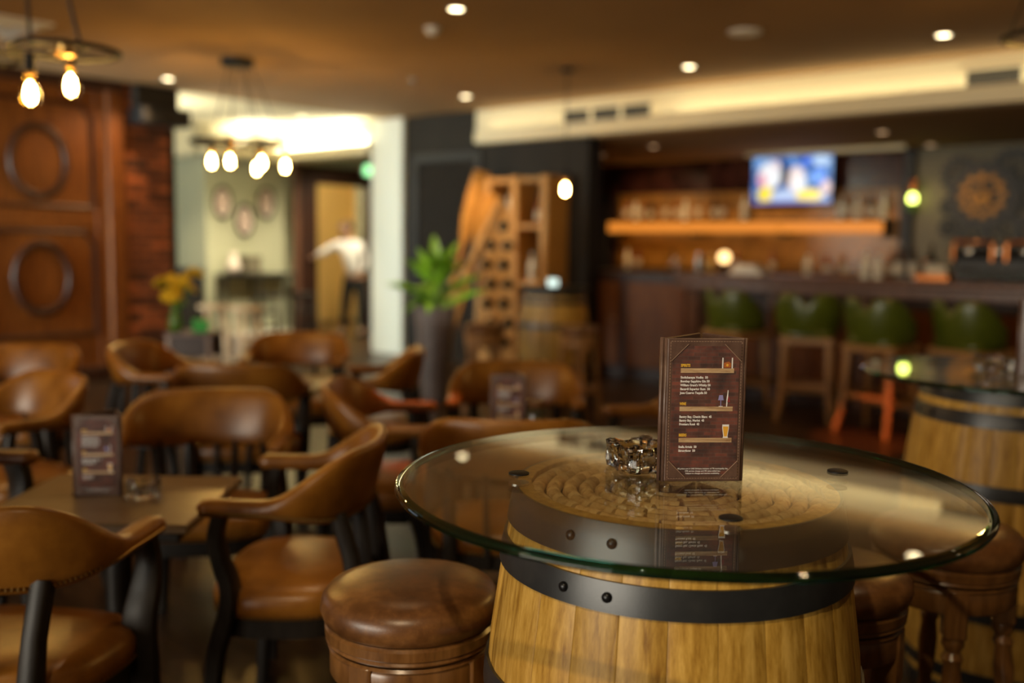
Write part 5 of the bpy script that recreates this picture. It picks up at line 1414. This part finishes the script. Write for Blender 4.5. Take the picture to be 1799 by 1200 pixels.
hip = (0.03, 0, 0.86); chest = (-0.05, 0.0, 1.22); neck = (-0.08, 0.0, 1.37)
# one continuous body: pelvis, spine, head, both arms with fingers, both legs
V = [hip, (0.0, 0, 1.02), chest, neck, (-0.10, -0.01, 1.44), (-0.115, -0.02, 1.53), (-0.115, -0.015, 1.60)]
E_ = [(0, 1), (1, 2), (2, 3), (3, 4), (4, 5), (5, 6)]
Rr = [(0.13, 0.10), (0.12, 0.09), (0.15, 0.10), (0.05, 0.05), (0.06, 0.07), (0.078, 0.09), (0.06, 0.07)]
def limb(pts, rad, start):
    p = start
    for q, r in zip(pts, rad):
        V.append(q); Rr.append(r); E_.append((p, len(V) - 1)); p = len(V) - 1
    return p
la = limb([(-0.20, -0.02, 1.31), (-0.36, -0.06, 1.22), (-0.44, -0.08, 1.17), (-0.54, -0.10, 1.12)], [0.055, 0.042, 0.036, (0.026, 0.018)], 2)
def fingers(w, dirx, dz, s=1.0):
    wv = Vector(V[w])
    for k, (oy, L) in enumerate(((-0.03, 0.070), (-0.010, 0.080), (0.010, 0.075), (0.028, 0.06))):
        limb([tuple(wv + Vector((dirx*0.045, oy*0.8, dz*0.045))), tuple(wv + Vector((dirx*(0.045 + L*0.55), oy, dz*(0.045 + L*0.5) - 0.006))), tuple(wv + Vector((dirx*(0.045 + L*0.9), oy, dz*(0.045 + L) - 0.022)))], [0.010, 0.009, 0.008], w)
    limb([tuple(wv + Vector((dirx*0.02, -0.034, dz*0.02 + 0.012))), tuple(wv + Vector((dirx*0.05, -0.05, dz*0.05 + 0.016)))], [0.011, 0.009], w)
fingers(la, -0.9, -0.42)
ra = limb([(0.10, 0.03, 1.30), (0.16, 0.06, 1.10), (0.14, 0.02, 0.98), (0.10, -0.05, 0.87)], [0.055, 0.042, 0.036, (0.022, 0.026)], 2)
fingers(ra, -0.25, -0.95)
l1 = limb([(-0.05, -0.01, 0.80), (-0.10, -0.03, 0.46), (-0.145, 0.04, 0.09), (-0.19, -0.06, 0.03)], [0.085, 0.058, 0.042, (0.035, 0.028)], 0)
l2 = limb([(0.10, 0.01, 0.80), (0.13, -0.05, 0.46), (0.14, -0.02, 0.09), (0.10, -0.12, 0.03)], [0.085, 0.058, 0.042, (0.035, 0.028)], 0)
mk('body', skin_mesh('body', V, E_, Rr, 'skin'), pn)
mk('shirt', skin_mesh('shirt', [(0.025, 0, 0.82), (0.0, 0, 1.03), chest, (-0.075, 0, 1.345), (-0.20, -0.02, 1.31), (-0.36, -0.06, 1.22), (-0.44, -0.08, 1.17), (-0.50, -0.09, 1.14), (0.10, 0.03, 1.30), (0.16, 0.06, 1.10), (0.145, 0.03, 1.0), (0.115, -0.03, 0.92)],
    [(0, 1), (1, 2), (2, 3), (2, 4), (4, 5), (5, 6), (6, 7), (2, 8), (8, 9), (9, 10), (10, 11)], [(0.148, 0.118), (0.145, 0.115), (0.165, 0.115), 0.062, 0.068, 0.056, 0.05, 0.042, 0.068, 0.056, 0.048, 0.042], 'shirt'), pn)
mk('waistcoat', skin_mesh('waistcoat', [(0.07, 0.035, 0.93), (0.05, 0.035, 1.06), (0.02, 0.035, 1.24), (0.0, 0.035, 1.33)], [(0, 1), (1, 2), (2, 3)], [(0.115, 0.105), (0.11, 0.10), (0.12, 0.105), (0.07, 0.07)], 'waistcoat'), pn)
mk('trousers', skin_mesh('trousers', [(0.03, 0, 0.93), (-0.05, -0.01, 0.78), (-0.10, -0.03, 0.46), (-0.14, 0.03, 0.10), (0.10, 0.01, 0.78), (0.13, -0.05, 0.46), (0.138, -0.02, 0.10)],
    [(0, 1), (1, 2), (2, 3), (0, 4), (4, 5), (5, 6)], [(0.145, 0.115), 0.10, 0.072, 0.060, 0.10, 0.072, 0.060], 'trousers'), pn)
mk('hair', skin_mesh('hair', [(-0.070, 0.005, 1.49), (-0.085, 0.0, 1.575), (-0.105, -0.005, 1.635)], [(0, 1), (1, 2)], [(0.065, 0.085), (0.085, 0.105), (0.07, 0.075)], 'hair'), pn)
fm = MB()
for s in (-1, 1): fm.sphere((-0.190, -0.015 + s*0.034, 1.545), 0.011, 8, 5)
fm.build('eyes', 'white', pn, True)
MB().tube([(-0.188, -0.015, 1.555), (-0.222, -0.015, 1.515), (-0.19, -0.015, 1.505)], [0.008, 0.013, 0.008], 6).build('nose', 'skin', pn, True)
MB().tube([(-0.165, -0.045, 1.475), (-0.172, -0.015, 1.472), (-0.165, 0.015, 1.475)], 0.006, 6).build('mouth', 'waistcoat', pn, True)
for s in (-1, 1): MB().lathe([(0.008, -0.01), (0.022, 0), (0.008, 0.01)], 10, mat=Matrix.Translation((-0.105, -0.012 + s*0.098, 1.53)) @ Matrix.Rotation(D(90), 4, 'X')).build('ear', 'skin', pn, True)
for x, y in ((-0.165, 0.0), (0.125, -0.06)):
    MB().tube([(x + 0.02, y + 0.06, 0.035), (x, y, 0.045), (x - 0.035, y - 0.10, 0.03)], [(0.036, 0.035), (0.042, 0.045), (0.036, 0.028)], 10).build('shoe', 'black', pn, True)

# ================================================================== ACCENT SPOTS
M['lamp_red'] = emit('accent_lens', (1.0, 0.30, 0.08), 2.0)
for i, (x, y, tx, ty, pw_, lab, red) in enumerate(((2.25, 4.9, 2.50, 6.72, 300, 'accent spotlight with orange lens over the bar stools', 1), (-0.30, 4.25, -0.34, 3.73, 70, 'accent spotlight with orange lens over the middle armchairs', 1), (-0.45, 5.0, -0.66, 8.25, 130, 'added spotlight with clear lens that brightens the potted plant', 0))):  # the clear-lensed plant spot is an added unseen lamp
    t = thing('accent_spotlight', lab, 'spotlight', (x, y, CEIL))
    MB().lathe([(0.05, 0), (0.052, -0.008), (0.04, -0.01), (0.036, 0.0)], 20, cap0=False, cap1=False).build('trim_ring', 'black_metal', t, True)
    MB().lathe([(0.036, -0.003), (0.001, -0.004)], 16, cap0=False).build('lens', 'lamp_red' if red else 'lamp_disc_dim', t)
    spot('accent_beam', (x, y, CEIL - 0.03), (tx, ty, 0 if red else 1.0), pw_, (1.0, 0.20, 0.04) if red else (1.0, 0.9, 0.7), 14, 0.4)
# added unseen downlights that light the near barrel and chairs
for xr, yr in ((-4.4, 1.0), (-2.2, 1.9), (-2.2, 4.4), (-0.2, 4.4), (-0.2, 1.9), (-0.2, -0.6), (-2.2, -0.6), (-4.4, -0.6)):
    p = W(xr, yr, CEIL)
    dup(dl, p, 0, 'added recessed downlight that lights the glass-topped barrels and armchairs', 'added downlights over the seating')
    near = (xr, yr) == (-0.2, -0.6)
    spot('downlight_beam', p - Vector((0, 0, 0.02)), (0.27, 1.4, 0.75) if near else p - Vector((0, 0, 2)), 72 if near else 16, (1.0, 0.76, 0.46) if near else (1.0, 0.68, 0.36), 60 if near else 75, 0.8)
for xr, yr in ((-9.5, 7.1), (-10.2, 5.9), (-10.0, 8.9)):  # added downlights that brighten the green wall and the person
    p = W(xr, yr, CEIL)
    t = dup(dl, p, 0, 'added recessed downlight that brightens the green room', 'added downlights in the green room')
    spot('downlight_beam', p - Vector((0, 0, 0.02)), p - Vector((0.6, -0.3, 2)), 180, (1.0, 0.84, 0.55), 100, 0.8)
